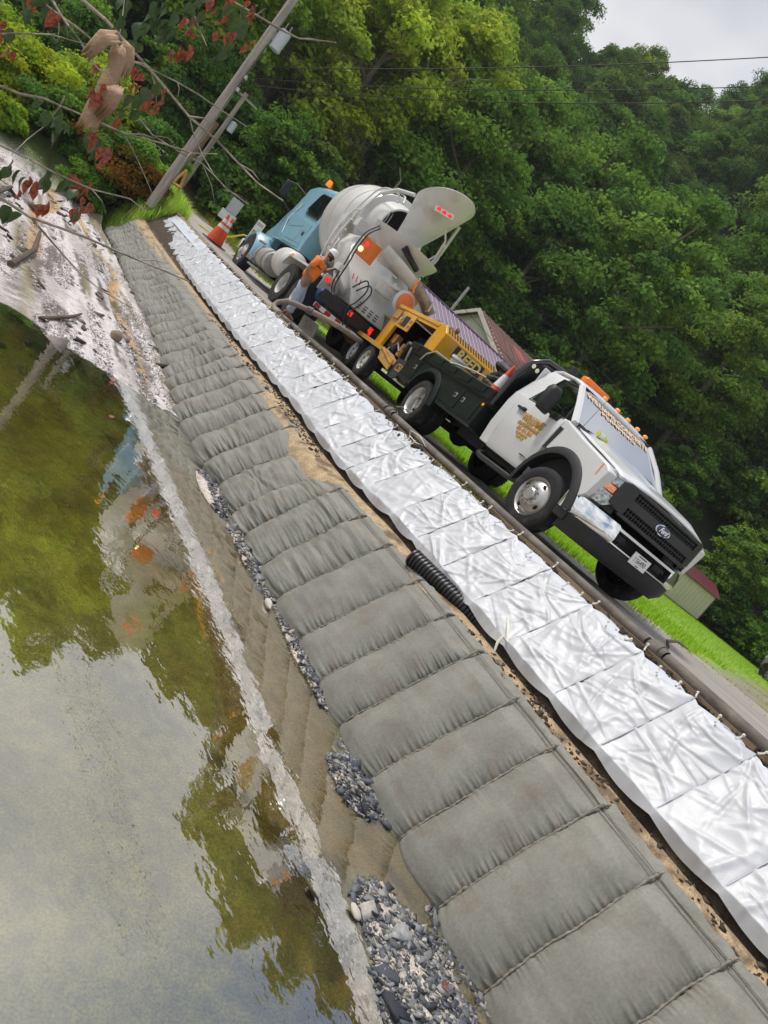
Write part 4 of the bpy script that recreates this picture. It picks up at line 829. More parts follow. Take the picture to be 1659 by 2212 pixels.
# charge hopper: tapered funnel with slanted rim
R = []
nn = 36
for k, (zc, r, cx, cy) in enumerate(((2.78, .20, -.06, -1.70), (3.0, .28, -.04, -1.76), (3.5, .44, .02, -1.90), (3.95, .59, .06, -2.00), (4.20, .67, .08, -2.06), (4.215, .655, .08, -2.06), (3.95, .57, .06, -2.00), (3.1, .28, -.03, -1.79))):
    sl = max(0, (zc-2.9)/1.35); R.append([V(cx+r*math.cos(t), cy+r*.9*math.sin(t), zc+sl*r*(.40*(.9*math.cos(t)-.38*math.sin(t))+.42*(-.42*math.cos(t)-.81*math.sin(t)))) for t in [2*math.pi*j/nn for j in range(nn)]])
b = MB(); b.loft(R, True, False); hop = b.build('charge_hopper', m_mixw, MT, 50)
b = MB(); b.box((-.07, -2.60, 3.95), (.48, .02, .14), Matrix.Rotation(R_(-6), 3, 'Y') @ Matrix.Rotation(R_(-28), 3, 'X') @ Matrix.Rotation(R_(-14), 3, 'Z')); lp = b.build('lamp_plate', m_mixw, hop)
for i in range(3):
    x = -.21+.14*i; b = MB(); b.lathe([(.052, 0), (.045, .02), (.001, .025)], (x, -2.58-.035*i, 3.935+.015*i), (-.2, -1, -.45), 16); b.build('stop_lamp', m_red, hop)
for P, r_ in (([(.55, -2.35, 3.5), (.72, -2.1, 3.2), (.78, -1.9, 2.7)], .035), ([(.2, -2.55, 3.75), (.42, -2.5, 3.55), (.5, -2.4, 3.2), (.42, -2.2, 2.85)], .022), ([(-.52, -1.7, 3.95), (-.75, -1.3, 3.85), (-.9, -1.0, 3.6)], .05), ([(.72, -2.0, 4.1), (.85, -1.8, 3.4), (.8, -1.6, 2.5)], .04)):
    b = MB(); b.tube(P, r_, 8); b.build('hopper_bracket', m_mixw, MT)
# side rails, ladder and hand rails
b = MB()
for x, y in ((-1.12, -1.15), (-1.12, -.80)): b.tube(smooth_path([(x, y, 1.45), (x-.05, y+.15, 2.4), (x+.22, y+.4, 3.45), (x+.32, y+.35, 3.75), (x+.42, y+.1, 3.85), (x+.5, y-.4, 3.80), (x+.45, y-.7, 3.6)], 4), .024, 7)
for k in range(6): b.tube([(-1.13, -1.15, 1.6+.27*k), (-1.13, -.80, 1.6+.27*k)], .018, 6)
b.build('ladder', m_mixw, MT, 60)
b = MB(); b.box((-1.08, -.55, 2.35), (.10, .34, .9), Matrix.Rotation(R_(-20), 3, 'X')); b.box((-.95, -1.25, 2.72), (.28, .3, .22)); b.tube([(-1.2, -1.4, 1.6), (-1.2, -1.3, 2.0), (-1.16, -1.2, 2.15), (-1.14, -1.05, 2.1)], .022, 6); b.build('rail_mounts', m_mixw, MT, bevel=.01)
# chute
def trough(P, r, name, m, par):
    R = []
    for i, p in enumerate(P):
        p = Vector(p); t = (Vector(P[min(i+1, len(P)-1)])-Vector(P[max(i-1, 0)])).normalized(); sd_ = t.cross(V(0, 0, 1)).normalized(); up = sd_.cross(t)
        A = np.linspace(R_(170), R_(370), 11); R.append([p+sd_*(r*math.cos(a))+up*(r*math.sin(a)) for a in A]+[p+sd_*((r-.02)*math.cos(a))+up*((r-.02)*math.sin(a)) for a in A[::-1]])
    b = MB(); b.loft(R); return b.build(name, m, par, 50)
ch = trough([(-.52, -2.30, 2.60), (-.10, -2.52, 2.52), (.38, -2.66, 2.42)], .22, 'chute', m_mixw, MT)
trough([(.36, -2.68, 2.45), (.75, -2.78, 2.30), (1.08, -2.86, 2.12)], .205, 'chute_extension', m_steel, ch)
for p in ((.30, -2.66, 2.46), (.85, -2.82, 2.26)):
    b = MB(); b.tube([(p[0]-.02, p[1]-.26, p[2]+.06), (p[0]+.02, p[1]-.24, p[2]-.18), (p[0]+.05, p[1]+.05, p[2]-.26), (p[0]+.08, p[1]+.22, p[2]-.1)], .022, 6); b.build('chute_hoop', m_mixw, ch)
b = MB(); b.tube([(.28, -2.95, 2.45), (.22, -3.02, 2.3), (.30, -3.05, 2.15)], .03, 8); b.build('chute_handle', m_orange, ch)
b = MB(); b.box((-.12, -2.42, 2.78), (.42, .5, .03), Matrix.Rotation(R_(25), 3, 'Y')); b.tube([(-.3, -2.5, 2.82), (0, -2.6, 2.70), (.25, -2.6, 2.62)], .07, 8); b.build('rubber_apron', mat('rubber_apron', (.035, .033, .032), .85, var=.4, vs=9), MT, bevel=.01)
b = MB(); b.lathe([(.001, 0), (.30, .0), (.31, .02), (.25, .05), (.001, .06)], (.40, -2.78, 1.86), (.1, -1, .15), 30); dc = b.build('folded_chute_disc', m_mixw, MT)
b = MB(); b.lathe([(.24, .052), (.10, .075), (.001, .08)], (.40, -2.78, 1.86), (.1, -1, .15), 30); b.build('disc_face', m_orange, dc)
b = MB(); b.cyl((-.1, -2.55, 1.98), (.45, -2.65, 2.08), .06, n=12); b.cyl((-.25, -2.5, 1.7), (.1, -2.55, 2.1), .05, n=12); b.box((-.05, -2.5, 1.85), (.4, .22, .3)); b.build('chute_swivel', m_mixw, MT, bevel=.02)
# rear bumper, lamps, plate, hoses
b = MB(); b.bx(-1.25, 1.25, -2.70, -2.60, .74, 1.02); b.bx(-.95, .95, -2.64, -1.5, .60, .95); b.build('rear_crossmember', m_black, MT, bevel=.01)
b = MB(); b.bx(-1.27, 1.27, -2.74, -2.67, .56, .66); bp_ = b.build('rear_bumper_bar', mat('stripe_white', (.72, .70, .68), .5), MT, bevel=.006)
for k in range(9):
    x = -1.2+.30*k; b = MB(); b.bx(x-.075, x+.075, -2.748, -2.735, .565, .655); b.build('red_stripe', mat('stripe_red', (.42, .02, .02), .5), bp_, 0)
b = MB(); b.box((-1.02, -2.14, 1.12), (.46, .03, .40)); lp = b.build('lamp_board', m_mixw, MT, bevel=.05)
b = MB(); b.lathe([(.065, 0), (.055, .03), (.001, .035)], (-1.14, -2.16, 1.22), (0, -1, 0), 18); b.build('tail_light', m_red, lp)
b = MB(); b.lathe([(.05, 0), (.04, .02), (.001, .025)], (-.86, -2.16, 1.02), (0, -1, 0), 14); b.build('reverse_light', mat('clear_lens', (.8, .74, .6), .2, var=0, emit=.2), lp)
b = MB(); b.box((-.96, -2.163, 1.14), (.30, .006, .15)); pl = b.build('license_plate', mat('plate_grey', (.50, .51, .49), .5), MT); text('00A231', .07, m_ink, pl, frame((-.96, -2.168, 1.14), (1, 0, 0), (0, 0, 1)), 0, 0, .001, width=.24)
for x in (-.46, .18, .8):
    b = MB(); b.box((x, -2.71, .93), (.11, .02, .12)); b.build('brake_light', m_red, MT, bevel=.01)
b = MB(); rn = random.Random(8)
for k in range(5):
    b.tube([(-1.03+(.19-.01*k)*math.cos(t), -2.25-.022*k+.01*math.sin(3*t), .86+(.17-.008*k)*math.sin(t)) for t in np.linspace(0, 2*math.pi, 25)], .017, 7, False)
b.build('blue_hose_coil', mat('blue_hose', (.02, .07, .20), .4, var=.1), MT)
b = MB()
for k, (x, q) in enumerate(((-1.15, 0), (-1.08, .06), (-.72, .1), (-.60, .05))):
    if k < 2: P = [(x+.5, -1.5, 3.35), (x+.35, -1.9, 2.95), (x+.05, -2.2, 2.55), (x-.02, -2.35, 2.1), (x, -2.4, 1.75+q), (x+.02, -2.5, 1.2), (x+.2, -2.7, .9)]
    else: P = [(x, -2.45, 1.35), (x+.15, -2.6, 1.62+q), (x+.28, -2.65, 1.55), (x+.2, -2.72, 1.2), (x+.1, -2.75, .95), (x+.3, -2.8, .55), (x+.55, -2.85, .4)]
    b.tube(smooth_path(P), .017, 7)
b.build('hydraulic_hoses', m_black, MT, 60)
b = MB(); b.box((-1.18, -2.35, 1.58), (.10, .34, .16)); b.tube([(-1.18, -2.2, 1.66), (-1.2, -2.22, 1.80)], .014, 6); b.tube([(-1.18, -2.32, 1.66), (-1.22, -2.34, 1.80)], .014, 6); b.tube([(-1.18, -2.3, 1.5), (-.7, -2.2, 1.2)], .05, 6); b.build('control_box', m_mixw, MT, bevel=.012)
# ------------------------------------------------------------------ worker
def skin(name, joints, bones, m, par, root=0, sub=2):
    me = bpy.data.meshes.new(name); me.from_pydata([j[0] for j in joints], bones, []); o = link(name, me, m, par)
    sk = o.modifiers.new('skin', 'SKIN'); lay = me.skin_vertices[0] if me.skin_vertices else None
    if lay is None:
        bpy.context.view_layer.objects.active = o; lay = me.skin_vertices[0]
    for i, j in enumerate(joints):
        r = j[1]; lay.data[i].radius = (r, r) if not hasattr(r, '__len__') else r
    lay.data[root].use_root = True; sk.use_smooth_shade = True
    if sub: sm = o.modifiers.new('sub', 'SUBSURF'); sm.levels = sub; sm.render_levels = sub
    return o
WK = thing('person', 'worker in orange T-shirt, white hard hat and jeans holding the mixer controls', 'person', (6.62, 16.2, .055), math.atan2(-.375, .927))
m_skin = mat('skin', (.28, .145, .085), .55, var=.08, vs=20); m_shirt = mat('orange_shirt', (.85, .21, .03), .8, var=.08, vs=12, bump=.25, bs=22); m_jean = mat('washed_jeans', (.36, .42, .54), .85, var=.14, vs=14, bump=.3, bs=24)
m_boot = mat('brown_boot', (.14, .075, .035), .8, var=.25, vs=20); m_hat = mat('white_hat', (.78, .78, .77), .3, var=.03, coat=.4); m_hair = mat('dark_beard', (.025, .018, .014), .9)
# x forward, y to his left, z up
J = {'pelvis': ((-.09, 0, .92), (.13, .15)), 'waist': ((-.085, 0, 1.06), (.125, .145)), 'chest': ((-.07, .01, 1.27), (.125, .16)), 'collar': ((-.05, .01, 1.40), (.09, .12)), 'neck': ((-.01, .01, 1.49), .056), 'jaw': ((.03, .01, 1.56), .062), 'head': ((.035, .01, 1.65), .088), 'crown': ((.03, .01, 1.72), .07),
     'rs': ((-.13, -.17, 1.385), .065), 're': ((-.20, -.25, 1.11), .046), 'rw': ((-.08, -.235, .90), .032), 'rh': ((-.04, -.225, .85), .036), 'ls': ((.0, .18, 1.39), .065), 'le': ((.13, .30, 1.33), .046), 'lw': ((.27, .41, 1.52), .032), 'lh': ((.31, .45, 1.57), .036),
     'rhip': ((-.09, -.10, .88), .10), 'rk': ((-.05, -.12, .48), .068), 'ra': ((.05, -.13, .10), .045), 'rt': ((.20, -.14, .045), .04), 'lhip': ((-.09, .10, .88), .10), 'lk': ((.07, .12, .48), .068), 'la': ((-.03, .14, .10), .045), 'lt': ((.12, .17, .045), .04)}
K = list(J); E_ = [('pelvis', 'waist'), ('waist', 'chest'), ('chest', 'collar'), ('collar', 'neck'), ('neck', 'jaw'), ('jaw', 'head'), ('head', 'crown'), ('collar', 'rs'), ('rs', 're'), ('re', 'rw'), ('rw', 'rh'), ('collar', 'ls'), ('ls', 'le'), ('le', 'lw'), ('lw', 'lh'), ('pelvis', 'rhip'), ('rhip', 'rk'), ('rk', 'ra'), ('ra', 'rt'), ('pelvis', 'lhip'), ('lhip', 'lk'), ('lk', 'la'), ('la', 'lt')]
body = skin('body', [J[k] for k in K], [(K.index(a), K.index(b)) for a, b in E_], m_skin, WK)
def sub_skin(name, spec, bones, m):
    ks = list(spec); return skin(name, [spec[k] for k in ks], [(ks.index(a), ks.index(b)) for a, b in bones], m, WK)
g = lambda k, dr: (J[k][0], tuple(q+dr for q in J[k][1]) if hasattr(J[k][1], '__len__') else J[k][1]+dr)
mid = lambda a, b, t: tuple(J[a][0][i]*(1-t)+J[b][0][i]*t for i in range(3))
sub_skin('shirt', {'hem': ((-.09, 0, .90), (.155, .175)), 'waist': g('waist', .025), 'chest': g('chest', .025), 'collar': ((-.045, .01, 1.415), (.095, .125)), 'rs': g('rs', .02), 'rse': (mid('rs', 're', .75), .072), 'ls': g('ls', .02), 'lse': (mid('ls', 'le', .75), .072)}, [('hem', 'waist'), ('waist', 'chest'), ('chest', 'collar'), ('collar', 'rs'), ('rs', 'rse'), ('collar', 'ls'), ('ls', 'lse')], m_shirt)
sub_skin('jeans', {'top': ((-.09, 0, .93), (.14, .16)), 'pelvis': ((-.09, 0, .86), (.13, .15)), 'rhip': ((-.09, -.10, .80), .115), 'rk': g('rk', .022), 'ra': ((.05, -.13, .13), .078), 'lhip': ((-.09, .10, .80), .115), 'lk': g('lk', .022), 'la': ((-.03, .14, .13), .078)}, [('top', 'pelvis'), ('pelvis', 'rhip'), ('rhip', 'rk'), ('rk', 'ra'), ('pelvis', 'lhip'), ('lhip', 'lk'), ('lk', 'la')], m_jean)
for s, ax_, ay, tx, ty in ((-1, .05, -.13, .21, -.145), (1, -.03, .14, .13, .17)):
    b = MB(); R = []
    for t, w, h in ((-.45, .03, .06), (-.35, .045, .12), (0, .05, .15), (.3, .048, .09), (.7, .05, .07), (1.0, .042, .055), (1.1, .02, .03)):
        cx_, cy_ = ax_+(tx-ax_)*t, ay+(ty-ay)*t; R.append([V(cx_, cy_+w*math.cos(a), max(.0, h*.5+h*.5*math.sin(a)*1.0)) for a in np.linspace(0, 2*math.pi, 11)[:-1]])
    b.loft(R); b.build('boot', m_boot, WK, 60)
# hands: palm is in the body mesh, five fingers each
def hand(w, d, up, curl):
    d = Vector(d).normalized(); up = Vector(up).normalized(); sd_ = d.cross(up).normalized(); w = Vector(w)
    joints = []; bones = []
    joints.append((tuple(w), .02)); 
    for k, (o_, L_) in enumerate(((-.028, .062), (-.009, .072), (.010, .068), (.028, .052))):
        p0 = w+sd_*o_+d*.035; p1 = p0+d*L_*.5-up*curl*L_*.25; p2 = p1+d*L_*.3*(1-curl*.6)-up*curl*L_*.5
        i = len(joints); joints += [(tuple(p0), .011), (tuple(p1), .0095), (tuple(p2), .008)]; bones += [(0, i), (i, i+1), (i+1, i+2)]
    p0 = w+sd_*-.03+d*.005; i = len(joints); joints += [(tuple(p0), .012), (tuple(p0+sd_*-.02+d*.03-up*.01), .010), (tuple(p0+sd_*-.018+d*.055-up*.025), .009)]; bones += [(0, i), (i, i+1), (i+1, i+2)]
    skin('hand', joints, bones, m_skin, WK, 0, 1)
hand((.305, .445, 1.565), (.55, .45, .7), (-.4, -.3, .8), .9); hand((-.045, -.228, .855), (.25, .05, -1), (0, -1, 0), .5)
# face, beard, hat
hd = V(.035, .01, 1.645); FW = V(.96, -.1, -.26).normalized(); SDv = V(.1, .99, 0).normalized(); UPv = SDv.cross(FW)*-1
b = MB(); b.loft([[hd+FW*(.088+.02*k)+SDv*(.012*q*(1-.3*k))+UPv*(h+.0) for q, h in ((-1, -.03), (1, -.03), (.5, .02), (-.5, .02))] for k in (-.6, .5, .9)]); b.build('nose', m_skin, WK, 60)
b = MB(); b.sphere(hd+FW*.035+UPv*-.065, .062, 7, (.95, .95, .75)); b.sphere(hd+FW*.01+UPv*-.03, .082, 7, (.9, .98, .6)); b.build('beard', m_hair, WK, 60)
for s in (-1, 1):
    b = MB(); b.sphere(hd+FW*.078+SDv*(.032*s)+UPv*.008, .012, 5); b.build('eye', m_hair, WK)
    b = MB(); b.sphere(hd+FW*-.01+SDv*(.088*s)+UPv*-.01, .025, 5, (.8, .4, 1.1)); b.build('ear', m_skin, WK)
ht = thing('hard_hat_shell', None, None); ht.parent = WK; 
bpy.data.objects.remove(ht)
b = MB(); b.lathe([(.001, .125), (.05, .118), (.09, .09), (.112, .045), (.118, .0), (.150, -.008), (.150, .0), (.122, .01)], hd+UPv*.045-FW*.005, UPv, 28); o = b.build('hard_hat', m_hat, WK, 50)
b = MB(); b.lathe([(.11, 0), (.20, -.012), (.20, -.006), (.11, .012)], hd+UPv*.045-FW*.0, UPv, 10, R_(60), R_(120)); b.build('hat_logo', m_ink, WK) if False else None
b = MB(); b.box(hd+UPv*.105+FW*.085, (.02, .035, .022)); b.build('hat_badge', m_ink, WK)
# ------------------------------------------------------------------ slick line and site things
m_pipe = mat('cement_caked_pipe', (.13, .115, .095), .75, .1, var=.35, vs=5, bump=.3, bs=30, col2=(.26, .23, .19), cs=3, clo=.5, chi=.75)
m_pipeh = mat('pipe_hose', (.24, .205, .165), .8, var=.25, vs=6, bump=.2, bs=30)
m_rubber = mat('line_hose', (.05, .046, .042), .8, var=.3, vs=6, col2=(.16, .145, .12), cs=3)
SL = thing('slick_line', 'long cement-caked steel pump pipe lying along the road edge', 'pipe', (0, 0, 0))
b = MB(); b.tube([(6.13, -2.5, .065), (6.125, 1, .062), (6.115, 3.7, .058)], .058, 16); b.build('pipe_section', m_pipe, SL)
b = MB(); b.tube([(6.115, 3.95, .058), (6.12, 6, .05), (6.13, 8, .048), (6.12, 9.45, .06)], .056, 16); b.build('pipe_section', m_pipe, SL)
b = MB(); b.tube([(6.12, 9.75, .07), (6.12, 11.6, .085), (6.12, 12.6, .08)], .06, 14); b.build('pipe_section', m_pipe, SL)
b = MB(); b.tube([(6.12, 12.6, .08), (6.14, 13.6, .065), (6.16, 14.8, .055), (6.14, 15.4, .06)], .056, 12); b.build('hose_section', m_rubber, SL)
for y in (3.82, 9.6):
    b = MB(); b.lathe([(.06, -.10), (.066, -.09), (.074, -.05), (.086, -.045), (.088, .045), (.074, .05), (.066, .09), (.06, .10)], (6.118, y, .06), (0, 1, 0), 20); c = b.build('coupling', m_pipe, SL)
    b = MB(); b.tube([(6.17, y-.02, .14), (6.13, y, .185), (6.20, y-.03, .235), (6.30, y-.1, .24)], [.018, .02, .014, .008], 6); b.build('clamp_lever', m_pipe, c)
DH = thing('delivery_hose', 'thick tan delivery hose arching from the pump to the ground by the worker', 'hose')
b = MB(); b.tube([(8.35, 15.75, .62), (7.9, 15.2, .66), (7.3, 15.15, .62), (6.9, 15.34, .55), (6.62, 15.6, .47)], .06, 14); b.build('delivery_pipe', m_pipeh, DH)
b = MB(); b.tube([(6.66, 15.56, .48), (6.48, 15.74, .43), (6.33, 15.86, .36), (6.2, 15.92, .22), (6.13, 15.84, .10), (6.13, 15.6, .06), (6.14, 15.35, .06)], .058, 14); b.build('bend', m_pipeh, DH, 60)
b = MB(); b.lathe([(.062, -.07), (.085, -.06), (.085, .06), (.062, .07)], (6.72, 15.5, .50), (.28, -.25, .08), 18); b.build('clamp', m_pipe, DH)
b = MB(); b.box((6.92, 15.55, .2), (.42, .06, .36), Matrix.Rotation(R_(-18), 3, 'X')); tag(b.build('splattered_board', m_grit, bevel=.01), 'grout-splattered board propped under the delivery hose', 'board')
CP = thing('corrugated_drain_pipe', 'black corrugated drain pipe poking out between the two mats', 'drain pipe')
ax0 = V(5.17, 6.06, -.84); ax1 = V(5.62, 4.95, -.86); L_ = (ax1-ax0).length; prof = []
n_ = 26
for k in range(n_): h = L_*k/n_; w_ = L_/n_; prof += [(.088, h), (.103, h+.2*w_), (.103, h+.6*w_), (.088, h+.8*w_)]
prof = [(.080, .03), (.080, .0)]+prof
b = MB(); b.lathe(prof, ax0, ax1-ax0, 28); b.build('pipe_wall', mat('black_hdpe', (.012, .012, .013), .4, var=.15), CP, 50)
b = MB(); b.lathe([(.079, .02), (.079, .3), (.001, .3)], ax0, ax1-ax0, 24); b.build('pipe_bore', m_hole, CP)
# timber edge and cable along the shoulder
m_wood = mat('weathered_timber', (.30, .215, .135), .85, var=.22, vs=4, bump=.3, bs=30, stretch=(6, .35, 6), col2=(.20, .14, .085), cs=2)
for y0, y1, dx, lab in ((-1.5, 2.6, 0, 'weathered timber edging at the gravel turnout ahead of the flatbed truck'), (2.62, 6.6, .004, 'weathered timber edging beside the front wheel of the flatbed truck'), (6.63, 10.4, -.004, 'weathered timber edging beside the rear wheel of the flatbed truck'), (10.42, 14.3, .0, 'weathered timber edging beside the yellow pump trailer'), (14.32, 18.4, .0, 'weathered timber edging at the feet of the worker')):
    zz_ = float(rzc((y0+y1)/2)); b = MB(); b.box((6.045+dx, (y0+y1)/2, .005+zz_-.03*(y0 > 6)), (.05, y1-y0-.02, .055)); tag(b.build('edging_board', m_wood, bevel=.006), lab, 'board', 'timbers along the road shoulder')
b = MB(); b.tube([(6.0+.012*math.sin(i*1.3), -1.5+i*.5, .038+.004*math.sin(i*2)+float(rzc(-1.5+i*.5))) for i in range(26)], .006, 5); tag(b.build('cable', m_ink), 'thin dark cable lying along the timber edging', 'cable')
# loose wire loop on the shoulder
b = MB(); b.tube([(6.0, 8.62, -.05), (5.97, 8.7, .08), (6.02, 8.5, .1), (6.06, 8.3, .04), (5.98, 8.45, .0), (5.95, 8.6, .02)], .007, 5); tag(b.build('wire_loop', m_tie), 'loose loop of pale wire on the soil shoulder', 'wire')
# cones, signs and hose beyond the mixer
zc_ = float(rzc(26))
cone_thing('tall orange and white cone at the road edge, left of a leaning pair', .98, (7.0, 25.6, zc_+.02), [(.52, .64), (.72, .84)], .2, 0, None)
cone_thing('tall orange cone half hidden behind another cone near the mixer', .98, (7.22, 25.75, zc_+.02), [(.52, .64), (.72, .84)], .6)
SG = thing('road_work_sign', 'pair of plain grey sign panels on a post behind the cones', 'sign', (8.35, 30.6, .35), R_(-14))
m_sg = mat('sign_back', (.42, .45, .46), .5, .3, var=.05)
b = MB(); b.cyl((0, .03, 0), (0, .03, 1.75), .03); b.build('post', m_steel, SG)
b = MB(); b.box((0, 0, 1.45), (.46, .02, .55)); b.build('upper_panel', m_sg, SG, bevel=.005)
b = MB(); b.box((-.02, -.03, .98), (.62, .02, .36)); b.build('lower_panel', mat('sign_pale', (.62, .64, .64), .5), SG, bevel=.005)
SG = thing('small_notice_sign', 'small white notice with black bars ahead of the mixer', 'sign', (8.6, 27.6, .3), R_(-16))
b = MB(); b.cyl((0, .03, 0), (0, .03, 1.2), .025); b.build('post', m_steel, SG)
b = MB(); b.box((0, 0, 1.2), (.30, .02, .75)); b.build('panel', mat('sign_white', (.74, .74, .72), .5), SG, bevel=.005)
b = MB()
for z in (1.03, 1.1, 1.17): b.bx(-.11, .05, -.014, -.011, z-.015, z+.02)
for z in (1.42, 1.48): b.bx(-.11, .11, -.014, -.011, z-.008, z+.012)
b.build('bars', m_ink, SG, 0)['kind'] = 'stuff'
b = MB(); b.tube([(8.1, 26.6, .32), (8.3, 26.5, .6), (8.45, 26.6, .95), (8.35, 26.8, 1.2), (8.1, 26.9, 1.1), (7.9, 27.2, .8), (7.7, 28, .5), (7.5, 30, .45)], .03, 8); tag(b.build('yellow_hose', mat('yellow_rubber', (.70, .50, .04), .5, var=.1)), 'yellow hose looping up beside the cones', 'hose')
# ------------------------------------------------------------------ utility poles and wires
m_pole = mat('weathered_pole', (.40, .36, .31), .9, var=.22, vs=6, bump=.5, bs=22, stretch=(4, 4, .4), col2=(.27, .235, .20), cs=3)
m_can = mat('transformer_grey', (.50, .53, .57), .4, var=.06)
UP_ = thing('utility_pole', 'tall weathered wooden utility pole with grey transformer near the creek bank', 'utility pole', (5.35, 27.7, .2))
b = MB(); b.tube([(0, 0, -.3), (.04, .1, 5), (.10, .2, 12.5)], [.17, .15, .115], 16); b.build('pole', m_pole, UP_)
b = MB(); b.lathe([(.001, 0), (.2, 0), (.2, .62), (.15, .68), (.001, .7)], (.40, .02, 6.05), n=20); tr_ = b.build('transformer', m_can, UP_)
for x in (.32, .48):
    b = MB(); b.cyl((x, .02, 6.73), (x, .02, 6.95), .025, n=8); b.build('bushing', m_steel, tr_)
b = MB(); b.box((.2, .05, 6.35), (.16, .05, .3)); b.build('bracket', m_steel, UP_)
for z in (4.75, 4.3):
    b = MB(); b.lathe([(.05, 0), (.07, .03), (.05, .06), (.07, .09), (.04, .12)], (.17, -.08, z), n=10); b.build('insulator', m_rimw, UP_)
b = MB(); b.tube([(.12, -.1, .3), (.12, -.06, 3), (.15, -.02, 6)], .012, 5); b.build('ground_wire', m_ink, UP_)
UP2 = thing('utility_pole', 'shorter far wooden pole with crossarm and small transformer', 'utility pole', (8.38, 40.1, .8))
b = MB(); b.tube([(0, 0, -.5), (.06, 0, 5.75)], [.13, .10], 12); b.build('pole', m_pole, UP2)
b = MB(); b.box((.06, 0, 5.55), (1.5, .09, .10)); b.build('crossarm', m_pole, UP2)
b = MB(); b.lathe([(.001, 0), (.17, 0), (.17, .5), (.001, .54)], (.36, 0, 3.9), n=16); b.build('transformer', m_can, UP2)
b = MB(); b.tube([(7.9, 39.6, .5), (8.0, 39.6, 4.6)], [.12, .11], 10); tag(b.build('pole_stub', mat('brown_pole', (.20, .12, .07), .9, var=.25)), 'brown cut-off pole stub beside the far pole', 'pole')
m_wire = mat('power_cable', (.012, .012, .012), .7, var=0)
def wire(p0, p1, sag, r, label, name='power_line'):
    p0, p1 = Vector(p0), Vector(p1); P = []
    for i in range(41): t = i/40; P.append(p0.lerp(p1, t)-V(0, 0, sag*4*t*(1-t)))
    b = MB(); b.tube(P, r, 5); tag(b.build(name, m_wire), label, 'power line')
def azel(az, el, D): return (D*math.sin(R_(az)), D*math.cos(R_(az)), .49+D*math.tan(R_(el)))
wire((5.5, 27.65, 5.4), azel(42.5, 32.2, 21), .25, .013, 'upper thick power cable crossing high in front of the hillside')
wire((5.5, 27.65, 5.0), azel(44, 31.2, 21), .35, .011, 'middle power cable sagging across the hillside')
wire((5.48, 27.65, 4.75), azel(45, 30.9, 21), .45, .013, 'lowest of the three power cables crossing the hillside')
wire((5.5, 27.7, 6.4), azel(60, 8.3, 40), .6, .011, 'long service wire dropping from the pole past the mixer hopper')
wire((5.5, 27.7, 5.6), azel(62, 3.5, 46), .8, .009, 'thin service wire below the long one, in front of the dark trees')
wire((5.45, 27.7, 5.2), (8.3, 40, 6.3), .3, .012, 'power cable running back from the near pole to the far pole')
wire((60, 75, 72), azel(60, 34, 60), .5, .02, 'single power cable against the grey sky')
# ------------------------------------------------------------------ houses, shed, parked jeep
m_side = mat('white_siding', (.60, .60, .55), .7, var=.06, vs=3)
m_purp = mat('purple_metal_roof', (.27, .20, .27), .5, var=.08, vs=2)
m_redr = mat('rusty_red_roof', (.16, .065, .05), .7, var=.3, vs=2.2, stretch=(3, .4, .4), col2=(.09, .05, .04), cs=1.5)
HS = thing('house', 'white-sided house with rusty red metal roof behind the pump', 'house', (21.1, 28.0, .2))
b = MB(); b.add([V(0, 0, 0), V(0, 8, 0), V(0, 8, 3.75), V(0, 4, 5.35), V(0, 0, 3.75), V(7.5, 0, 0), V(7.5, 8, 0), V(7.5, 8, 3.75), V(7.5, 4, 5.35), V(7.5, 0, 3.75)], [(0, 1, 2, 3, 4), (5, 9, 8, 7, 6), (0, 4, 9, 5), (1, 6, 7, 2)]); wl = b.build('wall', m_side, HS, 0)
pb = None
for k in range(21):
    z = 3.0+.118*k; hw = 4.0 if z < 3.75 else max(.05, (5.35-z)/1.6*4)
    b = MB(); b.add([V(-.02, 4-hw, z), V(-.02, 4+hw, z), V(-.035, 4+hw, z+.105), V(-.035, 4-hw, z+.105), V(-.005, 4-hw, z+.116), V(-.005, 4+hw, z+.116)], [(0, 1, 2, 3), (3, 2, 5, 4)]); b.build('siding_board', m_side, wl, 0)
for s in (0, 1):
    b = MB(); y0 = -.45 if s == 0 else 8.45; z0 = 3.58
    b.loft([[V(x, 4, 5.44), V(x, y0, z0), V(x, y0, z0-.07), V(x, 4, 5.37)] for x in (-.35, 7.9)]); rf = b.build('roof', m_redr, HS, 0)
    if s == 0:
        for k in range(26):
            x = -.3+8.15*k/25; b = MB(); b.tube([(x, 4, 5.455), (x, y0, z0+.015)], .018, 4); b.build('roof_rib', m_redr, rf, 0)
        b = MB(); b.add([V(2.0, 3.3, 5.165), V(2.75, 3.3, 5.165), V(3.2, 1.3, 4.285), V(2.9, .9, 4.11), V(2.5, 1.3, 4.285)], [(0, 1, 2, 3, 4)]); b.build('painted_patch', mat('fresh_red', (.42, .10, .08), .6, var=.1), rf, 0)
    b = MB(); b.loft([[V(-.37, 4, 5.46), V(-.33, 4, 5.46), V(-.33, 4, 5.25), V(-.37, 4, 5.25)], [V(-.37, y0, z0+.02), V(-.33, y0, z0+.02), V(-.33, y0, z0-.18), V(-.37, y0, z0-.18)]]); b.build('rake_trim', mat('trim_pale', (.52, .50, .44), .6), HS, 0)
PH = thing('low_building', 'low building with long purple metal roof in front of the house', 'building', (14.6, 24.6, .15))
b = MB(); b.bx(.4, 7.6, .5, 3.0, 0, 2.4); b.add([V(.4, .5, 2.4), V(.4, 3.0, 3.7), V(.4, 3.0, 2.4)], [(0, 1, 2)]); b.build('wall', m_side, PH, 0)
